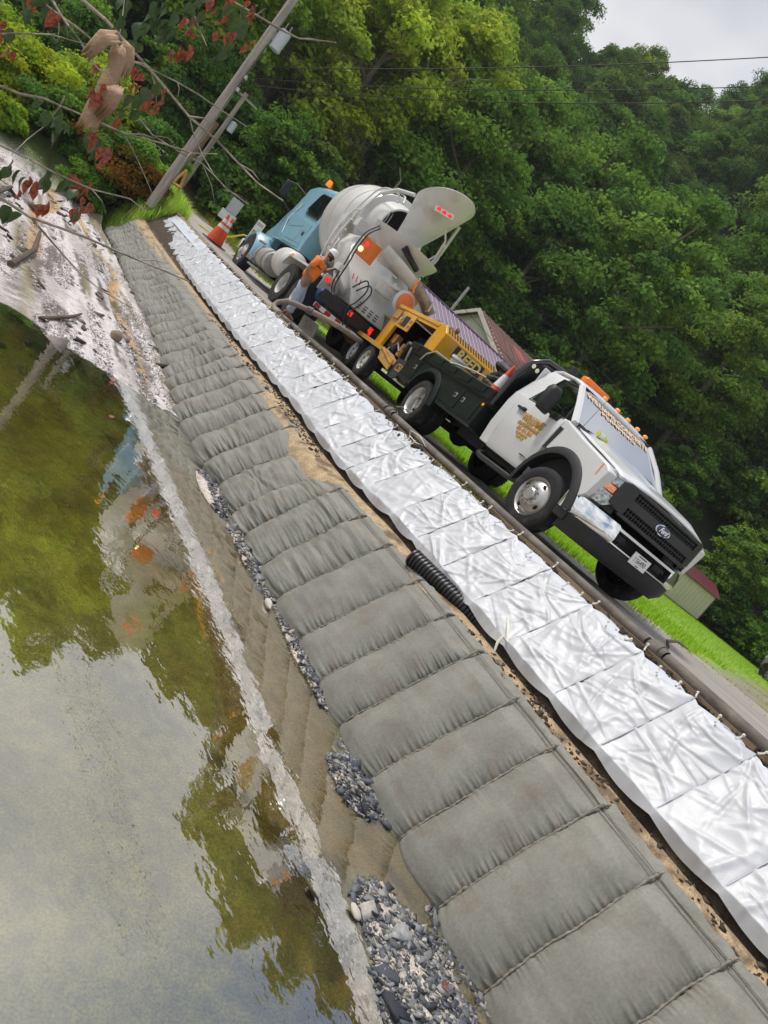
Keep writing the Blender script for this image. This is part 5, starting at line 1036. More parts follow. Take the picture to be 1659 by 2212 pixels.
b = MB(); b.loft([[V(x, 3.0, 3.88), V(x, -.1, 2.30), V(x, -.1, 2.24), V(x, 3.0, 3.80), V(x, 4.6, 3.0), V(x, 4.6, 3.06)] for x in (.1, 8.4)]); rf = b.build('roof', m_purp, PH, 0)
for k in range(30):
    x = .15+8.2*k/29; b = MB(); b.tube([(x, 3.0, 3.895), (x, -.1, 2.315)], .016, 4); b.build('roof_rib', m_purp, rf, 0)
b = MB(); b.tube([(.1, 3.0, 3.9), (8.4, 3.0, 3.9)], .05, 6); b.build('ridge_cap', mat('purple_trim', (.16, .10, .17), .5), rf)
b = MB(); b.cyl((19.2, 31.5, 3), (19.3, 31.6, 5.9), .07, n=10); tag(b.build('vent_pipe', mat('grey_pipe', (.35, .34, .32), .6)), 'grey pipe standing behind the purple roof', 'pipe')
SH = thing('garden_shed', 'small beige metal shed with maroon roof on the lawn', 'shed', (46.0, 28.1, .5), R_(-20))
m_bei = mat('beige_metal', (.52, .49, .36), .55, var=.05, vs=2); m_mar = mat('maroon_roof', (.14, .035, .045), .45, var=.08)
b = MB(); b.add([V(-4.2, 0, 0), V(0, 0, 0), V(0, 2.4, 0), V(-4.2, 2.4, 0), V(-4.2, 0, 1.85), V(0, 0, 1.85), V(0, 2.4, 1.85), V(-4.2, 2.4, 1.85), V(-4.2, 1.2, 2.45), V(0, 1.2, 2.45)], [(0, 1, 5, 4), (1, 2, 6, 9, 5), (2, 3, 7, 6), (3, 0, 4, 8, 7)]); wl = b.build('wall', m_bei, SH, 0)
for k in range(15):
    b = MB(); b.bx(-4.15+.29*k, -4.12+.29*k, -.02, .0, 0, 1.8); b.build('panel_rib', m_bei, wl, 0)
for k in range(8):
    b = MB(); b.bx(.0, .02, .15+.29*k, .18+.29*k, 0, 1.85+.4*min(k+.5, 7.5-k)/4); b.build('panel_rib', m_bei, wl, 0)
for s in (0, 1):
    y0 = -.15 if s == 0 else 2.55
    b = MB(); b.loft([[V(x, 1.2, 2.53), V(x, y0, 1.84), V(x, y0, 1.78), V(x, 1.2, 2.46)] for x in (-4.35, .15)]); b.build('roof', m_mar, SH, 0)
b = MB(); b.bx(-.03, .03, -.035, .03, 0, 1.85); b.build('corner_trim', mat('dark_trim', (.05, .03, .025), .6), SH)
b = MB(); b.bx(-3.3, -3.27, -.03, -.01, .05, 1.75); b.bx(-3.1, -3.06, -.05, -.01, .9, .98); b.build('door_edge', MATS['dark_trim'], SH)
b = MB(); b.tube([(.17, -.16, 1.84), (.17, 1.2, 2.52), (.17, 2.56, 1.84)], .04, 5); b.build('rake_trim', m_mar, SH)
# jeep at the frame edge
JP = thing('parked_jeep', 'dark off-road vehicle with chunky tyres parked on the lawn', 'car', (33.4, 16.2, .13), R_(-152))
for x in (-.78, .78):
    for y in (0, 2.45): wheel(JP, (x, y, .42), .42, .28, .21, -1 if x < 0 else 1, 'steel', nb=5)
m_jp = mat('jeep_paint', (.16, .17, .15), .35, var=.05, coat=.5)
b = MB(); b.loft([[V(x*w, y, z0), V(x*w, y, z1)] for x in (0,) for y, w, z0, z1 in ()] or [[V(-w, y, z0), V(w, y, z0), V(w, y, z1), V(-w, y, z1)] for y, w, z0, z1 in ((-.55, .62, .55, 1.05), (-.45, .66, .5, 1.12), (.9, .74, .5, 1.18), (1.0, .78, .45, 1.2), (3.1, .78, .5, 1.2))]); b.build('body', m_jp, JP, 25, bevel=.05)
b = MB(); b.loft([[V(-w, y, z0), V(w, y, z0), V(w*.9, y, z1), V(-w*.9, y, z1)] for y, w, z0, z1 in ((.95, .74, 1.2, 1.22), (1.3, .74, 1.2, 1.78), (3.05, .74, 1.2, 1.80), (3.15, .74, 1.2, 1.3))]); b.build('cabin', m_black, JP, 25, bevel=.04)
b = MB(); b.bx(-.85, .85, -.75, -.6, .52, .68); b.build('front_bumper', m_black, JP, bevel=.03)
for s in (-1, 1):
    b = MB(); b.lathe([(.09, 0), (.09, .03), (.001, .05)], (s*.42, -.55, .93), (0, -1, 0), 16); b.build('headlight', m_lens, JP)
    for y in (0, 2.45):
        b = MB(); R = []
        for a in np.linspace(R_(10), R_(170), 10): f_ = lambda q: (y+q*math.cos(a), .42+q*math.sin(a)); R.append([V(s*.62, *f_(.50)), V(s*.98, *f_(.50)), V(s*.98, *f_(.54)), V(s*.62, *f_(.54))])
        b.loft(R); b.build('wheel_flare', m_black, JP)
b = MB()
for k in range(7): b.bx(-.28+.085*k, -.24+.085*k, -.57, -.54, .8, 1.02)
b.build('grille_slots', m_hole, JP, 0)
# machine half hidden behind the pole
DT = thing('service_body_truck', 'grey service truck parked behind the utility pole, half hidden by bushes', 'truck', (6.9, 39.5, .95), R_(15))
b = MB(); b.bx(-1, 1, 0, 3.0, .5, 1.1); b.bx(-1, 1, .2, 1.6, 1.1, 1.75); b.build('body', m_mixw, DT, bevel=.08)
b = MB(); b.bx(-.9, .9, .15, .2, 1.15, 1.65); b.bx(-1.02, -.98, .4, 1.4, 1.2, 1.65); b.build('windows', MATS['tinted_glass'], DT)
b = MB(); b.bx(-1.0, 1.0, 1.7, 4.2, .9, 1.25); b.tube([(-.9, 1.7, 1.9), (.9, 1.7, 1.9)], .04, 6); b.bx(-.9, -.8, 1.65, 1.75, 1.2, 1.9); b.bx(.8, .9, 1.65, 1.75, 1.2, 1.9); b.build('service_bed', m_steel, DT, bevel=.03)
for x in (-.85, .85):
    for y in (.4, 3.2): wheel(DT, (x, y, .4), .4, .24, .22, -1 if x < 0 else 1, 'steel', nb=5)
YB = thing('timber_barricade', 'yellow timber A-frame leaning beside the utility pole', 'barricade', (5.85, 29.0, .55), .3)
for P in ([(-.25, 0, 0), (.1, .05, 1.1)], [(.35, 0, 0), (.1, .05, 1.1)], [(-.12, -.02, .45), (.25, -.02, .5)]):
    b = MB(); b.tube(P, .05, 4); b.build('timber', mat('yellow_timber', (.62, .36, .08), .8, var=.15), YB, 0)
# ------------------------------------------------------------------ vegetation
def leafmat(name, hue=(1.5, 1.42, 1.3), tr=.45):
    m = bpy.data.materials.new(name); m.use_nodes = True; nt = m.node_tree; N, L = nt.nodes, nt.links; N.clear(); MATS[name] = m
    out = N.new('ShaderNodeOutputMaterial'); vc = N.new('ShaderNodeVertexColor'); vc.layer_name = 'col'; oi = N.new('ShaderNodeObjectInfo')
    rp = N.new('ShaderNodeValToRGB'); e = rp.color_ramp.elements; e[0].color = (.72, .82, .78, 1); e[1].color = (1.35, 1.12, .8, 1)
    x = e.new(.35); x.color = (.9, 1.0, .8, 1); x = e.new(.7); x.color = (1.05, 1.08, 1.0, 1); L.new(oi.outputs['Random'], rp.inputs[0])
    mu = N.new('ShaderNodeVectorMath'); mu.operation = 'MULTIPLY'; L.new(vc.outputs[0], mu.inputs[0]); L.new(rp.outputs[0], mu.inputs[1])
    m2 = N.new('ShaderNodeVectorMath'); m2.operation = 'MULTIPLY'; L.new(mu.outputs[0], m2.inputs[0]); m2.inputs[1].default_value = hue
    d = N.new('ShaderNodeBsdfDiffuse'); L.new(m2.outputs[0], d.inputs[0]); t = N.new('ShaderNodeBsdfTranslucent'); L.new(m2.outputs[0], t.inputs[0])
    mx = N.new('ShaderNodeMixShader'); mx.inputs[0].default_value = tr; L.new(d.outputs[0], mx.inputs[1]); L.new(t.outputs[0], mx.inputs[2]); L.new(mx.outputs[0], out.inputs[0])
    return m
m_leaf = leafmat('tree_leaves'); m_bark = mat('tree_bark', (.13, .105, .08), .95, var=.3, vs=5, bump=.5, bs=14)
def leaf_cloud(rs, cen, rad, per, leaf, cols, up=.5, droop=0.):
    """leaf sized quads scattered over clumps: cen (n,3), rad (n,)"""
    n = len(cen); idx = np.repeat(np.arange(n), per); k = len(idx)
    d = rs.normal(size=(k, 3)); d /= np.linalg.norm(d, axis=1)[:, None]; d[:, 2] = np.where(d[:, 2] < -.3, -d[:, 2]*.6, d[:, 2])
    p = cen[idx]+d*(rad[idx]*(.45+.65*rs.rand(k)**.7))[:, None]*np.array([1, 1, .72])
    nrm = d*.8+rs.normal(size=(k, 3))*.55+np.array([0, 0, up]); nrm /= np.linalg.norm(nrm, axis=1)[:, None]
    a = np.cross(nrm, rs.normal(size=(k, 3))); a /= np.linalg.norm(a, axis=1)[:, None]+1e-9; b = np.cross(nrm, a)
    s = leaf*(.6+.8*rs.rand(k))[:, None]; a = a*s; b = b*s*.62
    v = np.stack([p-a, p-b*1.0+nrm*s*.06, p+a-nrm*s*.15-np.array([0, 0, droop])*s, p+b+nrm*s*.06], 1).reshape(-1, 3)
    f = np.arange(4*k).reshape(-1, 4)
    cb = cols[rs.randint(len(cols), size=n)][idx]*(.72+.56*rs.rand(n)[idx])[:, None]*(.75+.5*rs.rand(k))[:, None]
    return v, f, np.repeat(cb, 4, axis=0)
GREENS = np.array([(.115, .205, .042), (.095, .18, .040), (.14, .23, .045), (.08, .16, .045)])
YGREEN = np.array([(.25, .37, .055), (.22, .33, .05), (.28, .38, .06), (.18, .29, .048)])
DARKG = np.array([(.070, .14, .045), (.060, .125, .050), (.085, .16, .045), (.075, .13, .035)])
def make_tree(name, label, seed, H, R, base, ncl, per, leaf, cols, cat='tree', group=None, bark=None, limbs=7, bare=None):
    rs = np.random.RandomState(seed); root = thing(name, label, cat, (0, 0, 0), 0, group)
    b = MB(); lean = rs.normal(size=2)*.02*H
    b.tube([(0, 0, -.6), (lean[0]*.2, lean[1]*.2, H*.3), (lean[0]*.6, lean[1]*.6, H*.6), (lean[0], lean[1], H*.88)], [H*.02, H*.016, H*.011, H*.004], 8)
    tips = []
    for k in range(limbs):
        a = rs.rand()*6.28; z0 = H*(base+.05+(.75-base)*k/limbs); L_ = R*(.55+.35*rs.rand())*(1-.35*k/limbs)
        p1 = np.array([L_*.5*math.cos(a), L_*.5*math.sin(a), z0+L_*.35]); p2 = np.array([L_*math.cos(a+.2), L_*math.sin(a+.2), z0+L_*.75]); tips.append(p2)
        b.tube([(lean[0]*z0/H, lean[1]*z0/H, z0), p1, p2], [H*.008, H*.006, H*.002], 6)
    b.build('trunk', bark or m_bark, root, 60)
    cz = H*(1+base)/2; hz = H*(1-base)/2; cen = []
    while len(cen) < ncl:
        q = rs.normal(size=3); q /= np.linalg.norm(q); r = .35+.65*rs.rand()**.45
        w = 1-.35*max(0, q[2]) ; c = np.array([q[0]*R*r*w*(.85+.3*rs.rand()), q[1]*R*r*w*(.85+.3*rs.rand()), cz+q[2]*hz*r*.95])
        cen.append(c)
    cen = np.array(cen); rad = R*(.20+.16*rs.rand(ncl))
    v, f, c = leaf_cloud(rs, cen, rad, per, leaf, cols)
    npmesh('crown', v, f, m_leaf, root, False, c)
    return root
FOREST = 'trees on the wooded hillside'
LAB = {'a': 'broad mid-green leafy tree on the wooded hillside', 'b': 'tall pale yellow-green tree on the wooded hillside', 'c': 'dense dark green tree in the shaded woods', 'd': 'small bushy understorey tree at the foot of the woods'}
P_ = {'a': [make_tree('hillside_tree', LAB['a'], 11+i, 14+i*1.5, 4.3+.4*i, .12, 85, 230, .165, GREENS, group=FOREST) for i in range(3)],
      'b': [make_tree('hillside_tree', LAB['b'], 31+i, 17+i*2, 4.2+.5*i, .2, 85, 230, .165, YGREEN, group='pale trees on the wooded hillside') for i in range(2)],
      'c': [make_tree('hillside_tree', LAB['c'], 51+i, 13+i*2, 4.0+.3*i, .06, 85, 230, .16, DARKG, group='dark trees on the wooded hillside') for i in range(2)],
      'd': [make_tree('understorey_tree', LAB['d'], 71+i, 6.0+i*1.2, 3.0, .05, 60, 220, .125, (GREENS, DARKG)[i % 2], group='bushy trees at the foot of the woods') for i in range(3)]}
used = {}
rnd = random.Random(77)
def plant(kind, x, y, sc=1., label=None, dz=0.):
    i = rnd.randrange(len(P_[kind])); pr = P_[kind][i]
    o = pr if (kind, i) not in used else copy_tree(pr)
    used[(kind, i)] = 1
    o.location = (x, y, float(ground_z(x, y))-.2+dz); o.rotation_euler = (0, 0, rnd.random()*6.28); s = sc*rnd.uniform(.85, 1.18); o.scale = (s*rnd.uniform(.9, 1.1), s*rnd.uniform(.9, 1.1), s)
    if label: o['label'] = label
    return o
def blocked(x, y):
    if 9 < math.degrees(math.atan2(x, y)) < 13.6 and math.hypot(x, y) < 43: return True
    return (14 < x < 30 and 24 < y < 37) or (41 < x < 49 and 26 < y < 33) or (x < 17 and abs(x-7.7-bend(y)) < 2.6 and y < 37) or (29 < x < 38 and 12 < y < 20)
for t in (-2.5, 1.5, 5, 10, 16.5, 24, 33, 43, 54, 66, 79, 90, 101):
    az = -16+rnd.random()*3
    while az < 76:
        db = float(np.interp(az, AZK, DBK)); D = db+t+rnd.uniform(-2.2, 2.2); x, y = D*math.sin(R_(az)), D*math.cos(R_(az))
        step = (5.6 if t < 5 else 6.8+.014*t*3)/D*57.3*rnd.uniform(.85, 1.2)
        if not blocked(x, y):
            f = fbm(x*.045, y*.045, 5, 2)+.25*rnd.uniform(-1, 1)
            left = az < 24
            k = 'd' if t < 2 or t == 5 else ('b' if (f > -.12 and left and t > 6) or f > .52 else 'c' if f < -.18 or (t < 10 and f < .1) else 'a')
            plant(k, x, y, 1.0 if t > 5 else .85 if t > 0 else .6)
        az += step
for i in range(16):
    az = 31+i*.75; D = float(np.interp(az, AZK, DBK))+rnd.uniform(48, 100); plant('a' if i % 3 else 'c', D*math.sin(R_(az)), D*math.cos(R_(az)))
for az, D in ((9.2, 45), (10.6, 46.5), (12, 45.5), (13.4, 44.5), (14.6, 46), (11.3, 49), (15.6, 43)): plant('d', D*math.sin(R_(az)), D*math.cos(R_(az)), .75)
# a few that stand out
o = make_tree('skyline_tree', 'isolated round-crowned tree standing up against the grey sky', 91, 15, 4.6, .35, 55, 200, .2, DARKG*1.2); x, y = 137*math.sin(R_(31.6)), 137*math.cos(R_(31.6)); o.location = (x, y, float(ground_z(x, y))+1.5)
m_pale = mat('pale_bark', (.48, .43, .36), .9, var=.3, vs=3)
o = make_tree('bare_limbed_tree', 'pale-barked tree with bare white limbs showing through its crown', 93, 17, 4.6, .45, 60, 200, .17, YGREEN, bark=m_pale)
x, y = 56*math.sin(R_(21.5)), 56*math.cos(R_(21.5)); o.location = (x, y, float(ground_z(x, y))); o.scale = (1.05, 1.05, 1.0)
b = MB(); rr = random.Random(4)
for k in range(7):
    a = rr.random()*6.28; z0 = 5+k*.7; L_ = 2.6+rr.random()*1.5; b.tube([(0, 0, z0), (L_*.5*math.cos(a), L_*.5*math.sin(a), z0+1.2), (L_*math.cos(a+.3), L_*math.sin(a+.3), z0+2.0+rr.random())], [.16, .11, .04], 6)
b.build('bare_limb', m_pale, o)
DTREE = thing('dead_tree', 'leafless crooked dead branches behind the mixer drum', 'tree', (13.6, 30.8, .3)); b = MB()
b.tube([(0, 0, 0), (.1, 0, 3), (-.1, .1, 5.2), (.2, 0, 6.0)], [.12, .10, .07, .04], 7)
for P in ([(.0, 0, 4.6), (-.8, 0, 5.1), (-1.5, .1, 4.9), (-2.2, 0, 5.0)], [(0, 0, 5.2), (-.5, 0, 6.0), (-.4, .1, 6.6), (-.8, 0, 6.9)], [(.1, 0, 5.6), (.7, 0, 6.2), (1.2, .1, 6.0)]): b.tube(P, [.06, .05, .035, .015][:len(P)], 6)
b.build('branches', mat('dead_wood', (.26, .21, .17), .9, var=.2), DTREE, 60)
# shrubs
def shrub(label, seed, x, y, H, R, cols, leaf=.09, ncl=34, per=110, dz=-.1, group=None, name='shrub'):
    rs = np.random.RandomState(seed); root = thing(name, label, 'bush', (x, y, float(ground_z(x, y))+dz), 0, group)
    b = MB()
    for k in range(5):
        a = rs.rand()*6.28; b.tube([(0, 0, 0), (R*.3*math.cos(a), R*.3*math.sin(a), H*.4), (R*.6*math.cos(a), R*.6*math.sin(a), H*.75)], [.03, .02, .008], 5)
    b.build('stem', m_bark, root, 60)
    q = rs.normal(size=(ncl, 3)); q /= np.linalg.norm(q, axis=1)[:, None]; r = (.3+.7*rs.rand(ncl)**.5)[:, None]; cen = q*r*np.array([R, R, H*.5])+np.array([0, 0, H*.5]); cen[:, 2] = np.maximum(cen[:, 2], .05)
    v, f, c = leaf_cloud(rs, cen, R*(.25+.15*rs.rand(ncl)), per, leaf, cols); npmesh('foliage', v, f, m_leaf, root, False, c); return root
RUST = np.array([(.16, .075, .022), (.20, .13, .025), (.11, .13, .025), (.08, .11, .022)]); LIME = np.array([(.20, .30, .03), (.24, .33, .035), (.15, .25, .03)])
for i, (x, y, H, R, c, lab) in enumerate((
    (4.9, 28.9, 1.9, 1.3, RUST, 'rust and yellow tinged bush just beyond the end of the grey mat'), (4.2, 29.9, 2.4, 1.5, np.concatenate([GREENS, RUST]), 'mixed green bush with turning leaves behind the rusty bush'),
    (3.6, 28.6, 1.2, .9, GREENS, 'low leafy green bush at the gravel edge'), (5.0, 31.6, 2.2, 1.4, np.concatenate([YGREEN, RUST]), 'yellowish bush below the utility pole'),
    (2.6, 31.5, 2.2, 1.6, GREENS, 'rounded green bush on the low bank upstream'), (1.2, 33.5, 2.6, 1.8, LIME, 'bright lime-green bush on the far bank'), (-.6, 34.5, 3.0, 2.0, LIME, 'large lime-green thicket at the bend of the creek'),
    (3.0, 35.5, 3.6, 2.0, YGREEN, 'tall pale bush behind the lime-green ones'), (-2.5, 36, 4.0, 2.4, GREENS, 'dense green thicket left of the lime-green one'), (5.6, 34.5, 2.6, 1.5, GREENS, 'green bush beside the road past the pole'), (.8, 30.3, 1.0, .8, LIME, 'small bright bush on the gravel bar'))):
    shrub(lab, 200+i, x, y, H, R, c, .055 if y < 30 else .07, 46, 330)
for i in range(34):      # undergrowth along the foot of the woods and behind the shed
    az = 16+i*1.75+rnd.uniform(-.6, .6); db = float(np.interp(az, AZK, DBK)); D = db-1.0+rnd.uniform(-1.5, 1.5); x, y = D*math.sin(R_(az)), D*math.cos(R_(az))
    if blocked(x, y): continue
    shrub('leafy undergrowth bush along the foot of the woods', 300+i, x, y, rnd.uniform(1.8, 3.4), rnd.uniform(1.6, 2.4), (GREENS, DARKG, YGREEN)[i % 3], .12, 34, 190, -.2, 'undergrowth along the foot of the woods')
# grass: tuft field as one mass per area
def grass(name, label, pts, h, cols, seed, lean=.5):
    rs = np.random.RandomState(seed); n = len(pts); a = rs.rand(n)*6.28; hh = h*(.5+.8*rs.rand(n)); w = .006+.05*hh*.25
    dx, dy = np.cos(a), np.sin(a); l = lean*hh*rs.rand(n)
    p = np.array([(q[0], q[1], q[2]) for q in pts]) if not isinstance(pts, np.ndarray) else pts
    b0 = p+np.stack([-dy*w, dx*w, 0*w], 1); b1 = p+np.stack([dy*w, -dx*w, 0*w], 1); m0 = p+np.stack([dx*l*.35-dy*w*.7, dy*l*.35+dx*w*.7, hh*.6], 1); m1 = p+np.stack([dx*l*.35+dy*w*.7, dy*l*.35-dx*w*.7, hh*.6], 1); t = p+np.stack([dx*l, dy*l, hh*.95], 1)
    v = np.stack([b0, b1, m1, m0, t], 1).reshape(-1, 3); k = np.arange(n)*5
    f = np.concatenate([np.stack([k, k+1, k+2], 1), np.stack([k, k+2, k+3], 1), np.stack([k+3, k+2, k+4], 1)])
    c = np.repeat(cols[rs.randint(len(cols), size=n)]*(.7+.6*rs.rand(n))[:, None], 5, axis=0)
    return tag(npmesh(name, v, f, m_leaf, None, False, c), label, 'grass', kind='stuff')
rs = np.random.RandomState(9)
def scat(n, x0, x1, y0, y1, keep=None):
    x = x0+(x1-x0)*rs.rand(n); y = y0+(y1-y0)*rs.rand(n); 
    if keep is not None: q = keep(x, y); x, y = x[q], y[q]
    return np.stack([x, y, ground_z(x, y)], 1)
LG = np.array([(.22, .38, .035), (.27, .40, .045), (.18, .32, .03)])
lawnk = lambda x, y: (x-bend(y) > 9.15+.3*fbm(x, y, 2))&(~((x < 26)&(y < 5.6+.42*(x-9)+.5*fbm(x*1.5, y*1.5, 31))&(fbm(x*.9, y*1.8, 77) < 9)))
grass('lawn_grass', 'short bright green lawn grass beyond the road', np.concatenate([scat(26000, 9, 15, 2, 22, lawnk), scat(26000, 14, 46, 4, 30, lawnk)]), .10, LG, 1)
grass('turnout_weeds', 'thin yellow-green weeds on the gravel turnout', scat(9000, 9.6, 26, 1, 13, lambda x, y: (y < 5.6+.42*(x-9)+.5*fbm(x*1.5, y*1.5, 31))&(fbm(x*.9, y*1.8, 77) > .02)), .05, np.array([(.24, .27, .05), (.30, .30, .07), (.18, .24, .04)]), 6, 1.0)
grass('bank_grass', 'long green grass on the bank beside the utility pole', scat(7000, 4.6, 6.5, 27.2, 33), .42, np.array([(.25, .44, .07), (.30, .46, .08), (.34, .42, .10)]), 2, .9)
grass('shoulder_grass', 'sparse grass tufts on the soil shoulder by the pipe', scat(2600, 5.93, 6.06, 5.4, 9.4, lambda x, y: fbm(x*3, y*2.2, 12) > .12), .075, np.array([(.10, .15, .03), (.15, .14, .05), (.12, .10, .04)]), 3, 1.2)
grass('verge_weeds', 'yellow-green weeds along the road past the cones', scat(9000, 8.8, 14, 26, 44, lambda x, y: (x-bend(y) > 9.1)), .35, np.array([(.20, .24, .03), (.15, .20, .03), (.24, .24, .05)]), 4, .7)
# ------------------------------------------------------------------ overhanging sapling at the creek edge
SP = thing('overhanging_sapling', 'thin bare twigs with red and green leaves overhanging the creek', 'tree')
m_twig = mat('twig_bark', (.30, .25, .20), .85, var=.3, vs=30, col2=(.46, .40, .33), cs=14)
b = MB(); b.tube([(-3.2, 4.2, -2.7), (-2.4, 3.9, -1.2), (-1.3, 3.5, .2), (-.34, 3.2, .73), (.02, 3.01, 1.22), (.38, 2.79, 1.6)], [.10, .08, .05, .03, .022, .012], 8); b.build('trunk', m_bark, SP, 60)
b = MB(); b.tube([(-2.0, 3.75, -.7), (-1.0, 3.3, -.4), (-.35, 3.0, -.1), (-.2, 2.95, .3)], [.05, .03, .02, .012], 7); b.build('limb', m_bark, SP, 60)
TW = [
    ([(-0.286, 3.086, 0.703), (-0.003, 2.940, 0.713), (0.051, 2.821, 0.708), (0.105, 2.738, 0.709), (0.161, 2.787, 0.715), (0.198, 2.779, 0.719), (0.248, 2.649, 0.730), (0.299, 2.620, 0.748), (0.383, 2.655, 0.776), (0.438, 2.586, 0.783), (0.484, 2.466, 0.779), (0.567, 2.458, 0.794)], 0.0040),
    ([(-0.223, 3.004, 0.853), (0.022, 2.861, 0.731), (0.054, 2.755, 0.708), (0.084, 2.688, 0.693), (0.125, 2.746, 0.687), (0.164, 2.731, 0.666), (0.195, 2.612, 0.651), (0.225, 2.593, 0.647)], 0.0040),
    ([(-0.212, 3.241, 0.817), (0.089, 3.078, 0.812), (0.167, 2.939, 0.800), (0.248, 2.832, 0.776), (0.332, 2.858, 0.769), (0.401, 2.823, 0.753), (0.465, 2.676, 0.725), (0.553, 2.614, 0.721), (0.654, 2.631, 0.714), (0.715, 2.554, 0.701), (0.770, 2.428, 0.701)], 0.0065),
    ([(-0.257, 2.873, 0.334), (-0.038, 2.812, 0.558), (-0.007, 2.715, 0.586), (0.023, 2.655, 0.609), (0.062, 2.722, 0.646), (0.104, 2.714, 0.667), (0.159, 2.582, 0.691), (0.191, 2.567, 0.706)], 0.0032),
    ([(-0.257, 3.062, 0.336), (0.028, 2.930, 0.440), (0.081, 2.816, 0.461), (0.132, 2.742, 0.494), (0.178, 2.800, 0.506), (0.247, 2.772, 0.529), (0.338, 2.615, 0.559), (0.427, 2.562, 0.606), (0.513, 2.597, 0.640), (0.562, 2.539, 0.685)], 0.0049),
    ([(0.282, 2.780, 0.650), (0.349, 2.789, 0.631), (0.410, 2.661, 0.610), (0.474, 2.573, 0.618), (0.559, 2.602, 0.638), (0.643, 2.557, 0.627), (0.691, 2.426, 0.625)], 0.0032),
    ([(-0.168, 2.727, 0.244), (0.097, 2.605, 0.316), (0.163, 2.481, 0.340), (0.231, 2.392, 0.358), (0.321, 2.418, 0.380), (0.408, 2.380, 0.424), (0.440, 2.263, 0.426)], 0.0040),
    ([(-0.103, 2.543, 0.193), (0.153, 2.419, 0.216), (0.224, 2.290, 0.233), (0.285, 2.209, 0.264), (0.350, 2.252, 0.277), (0.402, 2.235, 0.291), (0.456, 2.106, 0.321), (0.524, 2.064, 0.344), (0.593, 2.108, 0.354)], 0.0049),
    ([(0.232, 2.325, 0.228), (0.315, 2.321, 0.204), (0.367, 2.204, 0.199), (0.423, 2.120, 0.201), (0.517, 2.139, 0.205)], 0.0032),
    ([(0.102, 3.176, 1.054), (0.425, 3.010, 1.126), (0.495, 2.879, 1.125), (0.556, 2.792, 1.128), (0.630, 2.833, 1.161), (0.684, 2.819, 1.202), (0.702, 2.712, 1.208)], 0.0049),
    ([(0.476, 2.738, 0.731), (0.519, 2.762, 0.700), (0.554, 2.651, 0.662), (0.590, 2.578, 0.637), (0.660, 2.613, 0.626), (0.735, 2.578, 0.634)], 0.0024),
    ([(0.329, 2.870, 0.995), (0.382, 2.888, 0.970), (0.411, 2.781, 0.931)], 0.0032),
    ([(0.045, 2.988, 1.173), (0.173, 2.901, 0.878), (0.188, 2.801, 0.820), (0.200, 2.742, 0.775)], 0.0024),
    ([(0.168, 2.649, 0.505), (0.168, 2.700, 0.437), (0.145, 2.627, 0.375), (0.133, 2.585, 0.323)], 0.0024),
    ([(0.343, 2.655, 0.560), (0.417, 2.655, 0.521), (0.476, 2.524, 0.471)], 0.0021),
]
LEAVES=[(0.249, 2.469, 0.887, 0), (0.297, 2.545, 0.895, 0), (0.285, 2.660, 0.864, 0), (0.331, 2.751, 0.943, 1), (0.358, 2.843, 0.946, 1), (0.377, 2.927, 0.873, 1), (0.329, 2.432, 0.812, 1), (0.380, 2.539, 0.997, 1), (0.440, 2.603, 0.979, 1), (0.482, 2.687, 1.007, 1), (0.458, 2.812, 0.981, 0), (0.470, 2.913, 0.973, 0), (0.233, 2.537, 0.786, 0), (0.255, 2.627, 0.765, 0), (0.248, 2.761, 0.860, 0), (0.284, 2.851, 0.891, 0), (0.463, 2.871, 1.122, 1), (0.374, 2.388, 0.953, 0), (0.319, 2.487, 0.660, 1), (0.350, 2.578, 0.677, 1), (0.369, 2.679, 0.696, 1), (0.352, 2.804, 0.704, 0), (-0.022, 3.193, 0.700, 1), (-0.017, 2.660, 0.643, 0), (0.048, 2.728, 0.671, 1), (0.023, 2.861, 0.686, 0), (-0.049, 3.008, 0.588, 1), (-0.002, 3.076, 0.544, 1), (-0.030, 3.214, 0.579, 0), (0.131, 2.552, 0.448, 0), (0.192, 2.617, 0.447, 0), (0.156, 2.760, 0.471, 0), (0.225, 2.815, 0.445, 0), (0.312, 2.866, 0.471, 0), (0.289, 2.365, 0.477, 1), (0.255, 2.501, 0.472, 1), (0.299, 2.578, 0.463, 0), (0.304, 2.665, 0.348, 1), (0.337, 2.751, 0.348, 1), (0.330, 2.869, 0.354, 1), (0.187, 2.446, 0.297, 1), (0.208, 2.534, 0.256, 1), (0.262, 2.604, 0.248, 1), (0.190, 2.772, 0.267, 0), (0.157, 2.904, 0.243, 0), (0.178, 2.999, 0.241, 1), (0.204, 2.454, 0.202, 0), (0.311, 2.504, 0.305, 0), (0.343, 2.590, 0.303, 1), (0.287, 2.729, 0.225, 1), (0.376, 2.788, 0.301, 1), (0.261, 2.364, 0.351, 0), (0.223, 2.502, 0.344, 0), (0.222, 2.605, 0.296, 0), (0.253, 2.770, 0.725, 1), (0.289, 2.856, 0.730, 1), (0.325, 2.935, 0.704, 1), (0.290, 2.434, 0.655, 0), (0.232, 2.627, 0.876, 0), (0.305, 2.683, 0.870, 0), (0.305, 2.792, 0.854, 0), (0.239, 2.946, 0.818, 0), (0.198, 3.098, 0.873, 0), (0.161, 2.587, 0.770, 0), (0.343, 2.600, 0.979, 0), (0.346, 2.715, 1.008, 1), (0.446, 2.761, 1.058, 0), (0.228, 2.968, 0.688, 1), (0.209, 2.444, 0.583, 1), (0.235, 2.541, 0.615, 0), (0.317, 2.595, 0.634, 0), (0.318, 2.695, 0.576, 1), (0.339, 2.865, 0.991, 0), (0.440, 2.905, 1.010, 1)]
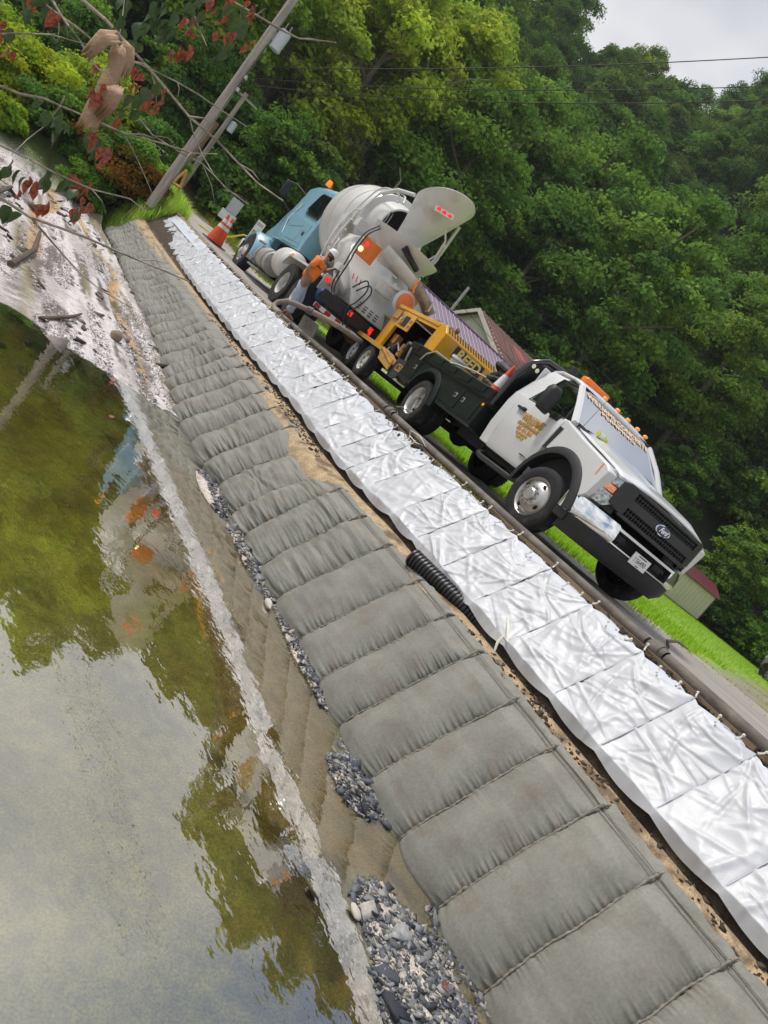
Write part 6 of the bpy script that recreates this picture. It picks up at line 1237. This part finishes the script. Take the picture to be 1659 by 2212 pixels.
for P, r in TW:
    b = MB(); n = len(P); b.tube(P, [r*(1-.65*i/(n-1)) for i in range(n)], 6); b.build('twig', m_twig, SP, 60)
    if n > 5:
        rq = random.Random(n*7+int(r*1e5))
        for i in range(2, n-1, 2):
            p = Vector(P[i]); d = (Vector(P[i+1])-p).normalized(); q = p+d*.05+V(rq.uniform(-.05, .05), rq.uniform(-.03, .03), rq.uniform(-.07, .03)); b = MB(); b.tube([p, p.lerp(q, .6)+V(0, 0, .008), q], [r*.5, r*.35, r*.15], 5); b.build('side_twig', m_twig, SP, 60)
def leafmesh(name, seed):
    rq = np.random.RandomState(seed); u = np.linspace(0, 1, 9); w = np.array([.0, .55, .85, 1, .96, .8, .55, .26, 0])*.5
    V_ = []; cup = .12+.25*rq.rand(); drp = .15+.35*rq.rand()
    for t, ww in zip(u, w):
        for s in (-1, -.5, 0, .5, 1): V_.append((t-.0, s*ww*.72, abs(s)*ww*cup-drp*t*t+.02*rq.randn()))
    me = bpy.data.meshes.new(name); me.from_pydata(V_, [], [tuple(int(q) for q in r) for r in gridfaces(9, 5)]); me.polygons.foreach_set('use_smooth', [True]*len(me.polygons)); return me
lm_g = mat('sapling_leaf_green', (.06, .105, .035), .45, var=.25, vs=5, trans=.3); lm_r = mat('sapling_leaf_red', (.46, .10, .05), .5, var=.35, vs=5, trans=.3, col2=(.16, .05, .03), cs=3)
LM = {}
for c in (0, 1):
    for k in range(3): LM[c, k] = leafmesh('leaf', c*3+k); LM[c, k].materials.append((lm_g, lm_r)[c])
rq = random.Random(12)
for i, (x, y, z, red) in enumerate(LEAVES):
    for j in range(2 if i % 2 else 3):
        o = bpy.data.objects.new('leaf', LM[red, (i+j) % 3]); COL.objects.link(o); o.parent = SP
        s = rq.uniform(.036, .056)*(1 if not red else .85); o.scale = (s, s*rq.uniform(.75, 1.1), s); o.location = (x+rq.uniform(-.02, .02), y+rq.uniform(-.03, .03), z+rq.uniform(.0, .05)-.01*j)
        o.rotation_euler = (rq.uniform(-.9, .9), rq.uniform(.7, 1.5), rq.uniform(0, 6.28))
# curled bark
BK_ = thing('curled_bark', 'curled strip of pale brown bark caught on the overhanging twigs', 'bark')
m_bk = mat('inner_bark', (.50, .33, .20), .75, var=.16, vs=30, bump=.25, bs=120, col2=(.38, .25, .15), cs=9, trans=.15)
def curl(axis_pts, rad, a0, a1, face, name, n=12):
    face = Vector(face).normalized(); m = len(axis_pts); P = np.zeros((m, n, 3))
    for i, p in enumerate(axis_pts):
        p = Vector(p); t = (Vector(axis_pts[min(i+1, m-1)])-Vector(axis_pts[max(i-1, 0)])).normalized(); f = (face-t*face.dot(t)).normalized(); sd_ = t.cross(f)
        r = rad[i] if hasattr(rad, '__len__') else rad; r *= 1+.09*math.sin(i*2.3); j = .14*math.sin(i*3.1)
        for k in range(n):
            a = a0+j+(a1-a0+.1*math.sin(i*1.7))*k/(n-1); rg = (.010 if i == m-1 else .004 if i == 0 else 0)*math.sin(k*2.1+i+m)*(1+.6*math.sin(k*5.3)); P[i, k] = p+f*(r*math.cos(a))+sd_*(r*math.sin(a))+t*rg
    o = npmesh(name, P.reshape(-1, 3), gridfaces(m, n), m_bk, BK_); md = o.modifiers.new('s', 'SOLIDIFY'); md.thickness = .002; return o
tc_ = (-.59, -.79, .14)
lerp3 = lambda a, b, t: tuple(a[i]*(1-t)+b[i]*t for i in range(3))
A_, B_, C_, D_ = (.213, 2.557, .728), (.227, 2.536, .672), (.237, 2.513, .593), (.245, 2.49, .496)
ax_ = [A_, lerp3(A_, B_, .5), B_, lerp3(B_, C_, .35), lerp3(B_, C_, .7), C_, lerp3(C_, D_, .35), lerp3(C_, D_, .7), D_]
curl(ax_, [.026, .028, .026, .027, .029, .030, .031, .032, .032], R_(-62), R_(58), tc_, 'main_strip')
curl([(.205, 2.555, .742), (.222, 2.547, .738), (.236, 2.540, .715), (.246, 2.530, .672)], [.012, .016, .018, .010], R_(-40), R_(120), (.6, -.2, .7), 'folded_top')
curl([(.208, 2.562, .735), (.192, 2.566, .708), (.178, 2.568, .672), (.170, 2.568, .645)], [.045, .055, .055, .04], R_(-24), R_(24), tc_, 'left_flap', 8)
curl([(.262, 2.50, .640), (.270, 2.492, .612), (.272, 2.484, .578), (.262, 2.482, .540)], [.03, .06, .06, .035], R_(-28), R_(26), tc_, 'right_flap')
# ------------------------------------------------------------------ shale, stones and drift on the creek bed
def chips(name, label, pts, size, cols, seed, flat=.35):
    rs = np.random.RandomState(seed); n = len(pts); C8 = np.array([(-1, -1, -1), (1, -1, -1), (1, 1, -1), (-1, 1, -1), (-1, -1, 1), (1, -1, 1), (1, 1, 1), (-1, 1, 1)], float)
    s = size*np.exp(rs.normal(size=n)*.5); dims = np.stack([s, s*(.5+.4*rs.rand(n)), s*flat*(.5+.8*rs.rand(n))], 1)
    v = C8[None]*dims[:, None, :]*(1+.35*rs.normal(size=(n, 8, 3))*np.array([1, 1, .5])); a = rs.rand(n)*6.28; ca, sa = np.cos(a), np.sin(a); tx, ty = rs.normal(size=n)*.3, rs.normal(size=n)*.3
    x = v[..., 0]*ca[:, None]-v[..., 1]*sa[:, None]; y = v[..., 0]*sa[:, None]+v[..., 1]*ca[:, None]; z = v[..., 2]+x*tx[:, None]+y*ty[:, None]
    v = np.stack([x, y, z], -1)+pts[:, None, :]; F = np.array([(0, 3, 2, 1), (4, 5, 6, 7), (0, 1, 5, 4), (1, 2, 6, 5), (2, 3, 7, 6), (3, 0, 4, 7)])
    f = (F[None]+8*np.arange(n)[:, None, None]).reshape(-1, 4); c = np.repeat(cols[rs.randint(len(cols), size=n)]*(.6+.8*rs.rand(n))[:, None], 8, axis=0)
    return tag(npmesh(name, v.reshape(-1, 3), f, mat('stone_mix', (1, 1, 1), .8, var=.2, vs=25, vcol=True), None, False, c), label, 'gravel', kind='stuff')
SHALE = np.array([(.09, .10, .12), (.16, .17, .18), (.26, .26, .26), (.05, .055, .07), (.33, .31, .28), (.40, .36, .30)])
rs = np.random.RandomState(4)
def mnd(x, y): return ground_z(x, y) > WZ-.012
def sp(n, x0, x1, y0, y1, keep):
    x = x0+(x1-x0)*rs.rand(n); y = y0+(y1-y0)*rs.rand(n); q = keep(x, y); x, y = x[q], y[q]; return np.stack([x, y, ground_z(x, y)+.004], 1)
chips('shale_gravel', 'dark shale chips and grit on the small bars at the foot of the grey mat', np.concatenate([sp(10000, 3.3, 4.5, .6, 3.2, lambda x, y: mnd(x, y)&(fbm(x*7, y*5, 71) > -.25)), sp(3000, 3.9, 4.45, 3.3, 4.3, mnd), sp(6000, 4.1, 4.45, 4.3, 10.2, mnd)]), .009, SHALE, 5)
chips('coarse_shale', 'larger flat shale pieces among the grit by the grey mat', np.concatenate([sp(900, 3.3, 4.5, .6, 3.2, mnd), sp(240, 3.9, 4.45, 3.3, 4.3, mnd), sp(260, 4.1, 4.45, 4.3, 10.2, mnd)]), .018, SHALE[:4], 6, .3)
PAL = np.array([(.58, .54, .52), (.52, .48, .46), (.44, .40, .385), (.62, .59, .58), (.34, .31, .29)])
chips('gravel_bar_stones', 'pale pinkish gravel spread over the bar upstream', np.concatenate([sp(26000, .2, 4.4, 10.6, 17, lambda x, y: vnoise(x*4, y*.7, 61) > -.1), sp(16000, -1, 4.4, 17, 30, lambda x, y: vnoise(x*4, y*.7, 61) > -.1)]), .007, PAL, 7)
chips('bar_debris', 'dark leaf litter and stones scattered on the gravel bar', sp(420, .3, 4.4, 11, 27, lambda x, y: vnoise(x*3, y*.7, 63) > .1), .045, np.array([(.06, .045, .035), (.12, .08, .06), (.20, .17, .15)]), 8, .3)
chips('bank_crumbs', 'dark soil crumbs on the sand strip between the mats', sp(1500, 5.2, 5.46, .5, 16, lambda x, y: fbm(x*6, y*1.5, 44) > .1), .010, np.array([(.06, .045, .035), (.10, .07, .05)]), 9, .6)
chips('shoulder_clods', 'dark clods of soil along the road shoulder', sp(5000, 5.95, 6.05, 0, 22, lambda x, y: fbm(x*3, y*.8, 46) > -.1), .014, np.array([(.035, .027, .02), (.06, .045, .035), (.10, .08, .06)]), 10, .7)
m_rock = mat('creek_stone', (.36, .35, .34), .75, var=.25, vs=14, bump=.3, bs=40)
def stone(label, x, y, r, sq, m=m_rock, seed=0, dz=.0):
    b = MB(); b.sphere((0, 0, 0), r, 6, sq); rs2 = random.Random(seed); o = b.build('stone', m, None, 45)
    for v in o.data.vertices: v.co *= 1+rs2.uniform(-.12, .12)
    o.location = (x, y, float(ground_z(x, y))+r*sq[2]*.5+dz); o.rotation_euler = (rs2.uniform(-.2, .2), rs2.uniform(-.2, .2), rs2.uniform(0, 3)); tag(o, label, 'stone')
pk = mat('pale_stone', (.55, .50, .44), .7, var=.12, vs=14)
stone('large flat grey shale slab on the nearest gravel bar', 3.86, 1.75, .075, (1.5, .9, .35), m_rock, 1, .012)
stone('pale rounded stone at the water edge of the nearest gravel bar', 3.42, 2.78, .06, (1.2, .8, .5), pk, 2, .03); stone('smaller pale stone beside the rounded one in the shallows', 3.55, 2.55, .045, (1.2, .7, .4), pk, 3, .03)
stone('pinkish flat stone standing in brown water below the mat', 3.55, 4.45, .05, (1.1, .8, .4), pk, 4, .06); stone('little pale pebble in the brown shallows', 3.58, 3.95, .028, (1, 1, .5), pk, 5, .06)
stone('white chip of broken rock against the toe of the mat', 4.2, 6.2, .07, (1.4, .5, .6), pk, 6, .02); stone('round brown cobble on the pale gravel bar', 3.35, 13.6, .12, (1, .9, .8), mat('brown_cobble', (.26, .19, .13), .8, var=.2), 7, .02)
m_lf = mat('dead_leaf', (.22, .095, .06), .8, var=.3, vs=20)
for i, (x, y, lab) in enumerate(((3.98, 2.1, 'curled brown dead leaf on the nearest gravel bar'), (4.15, 3.6, 'brown dead leaf on the second gravel patch by the mat'), (2.9, 9.6, 'reddish dead leaf floating near the gravel bar'), (2.6, 12.6, 'long brown leaf lying on the pale gravel'))):
    me = leafmesh('dead_leaf', 40+i); o = link('dead_leaf', me, m_lf); o.scale = (.11, .10, .10); o.location = (x, y, max(float(ground_z(x, y)), WZ)+.02); o.rotation_euler = (.2, .1, i*1.9); tag(o, lab, 'leaf')
for i, (P, r, lab) in enumerate((([(2.0, 12.2, 0), (2.5, 13.0, .05), (2.7, 13.6, .02)], .035, 'short driftwood stick on the pale gravel bar'), ([(1.5, 14, .02), (1.9, 16, .08), (2.1, 18.5, .05)], .06, 'long dark driftwood log at the edge of the gravel bar'), ([(.8, 15, .0), (1.0, 18, .1), (1.4, 21, .06)], .08, 'thick grey driftwood trunk by the upstream channel'))):
    P = [(x, y, float(ground_z(x, y))+z+r*.6) for x, y, z in P]; b = MB(); b.tube(P, [r, r*.85, r*.5], 8); tag(b.build('driftwood', mat('drift', (.10, .075, .055), .9, var=.35, vs=7)), lab, 'driftwood')
# ------------------------------------------------------------------ damp summer air over the valley
b = MB(); b.bx(-90, 440, -60, 440, -4.5, 150); hz = b.build('haze', None, None, 0); hz.data.materials.clear()
hm = bpy.data.materials.new('haze'); hm.use_nodes = True; nt = hm.node_tree; nt.nodes.clear(); ho = nt.nodes.new('ShaderNodeOutputMaterial'); pv = nt.nodes.new('ShaderNodeVolumePrincipled')
pv.inputs['Color'].default_value = (.86, .90, .92, 1); pv.inputs['Density'].default_value = .0004; pv.inputs['Anisotropy'].default_value = .3
nt.links.new(pv.outputs[0], ho.inputs['Volume']); hz.data.materials.append(hm)
tag(hz, 'thin pale haze filling the valley air', 'haze', kind='stuff')
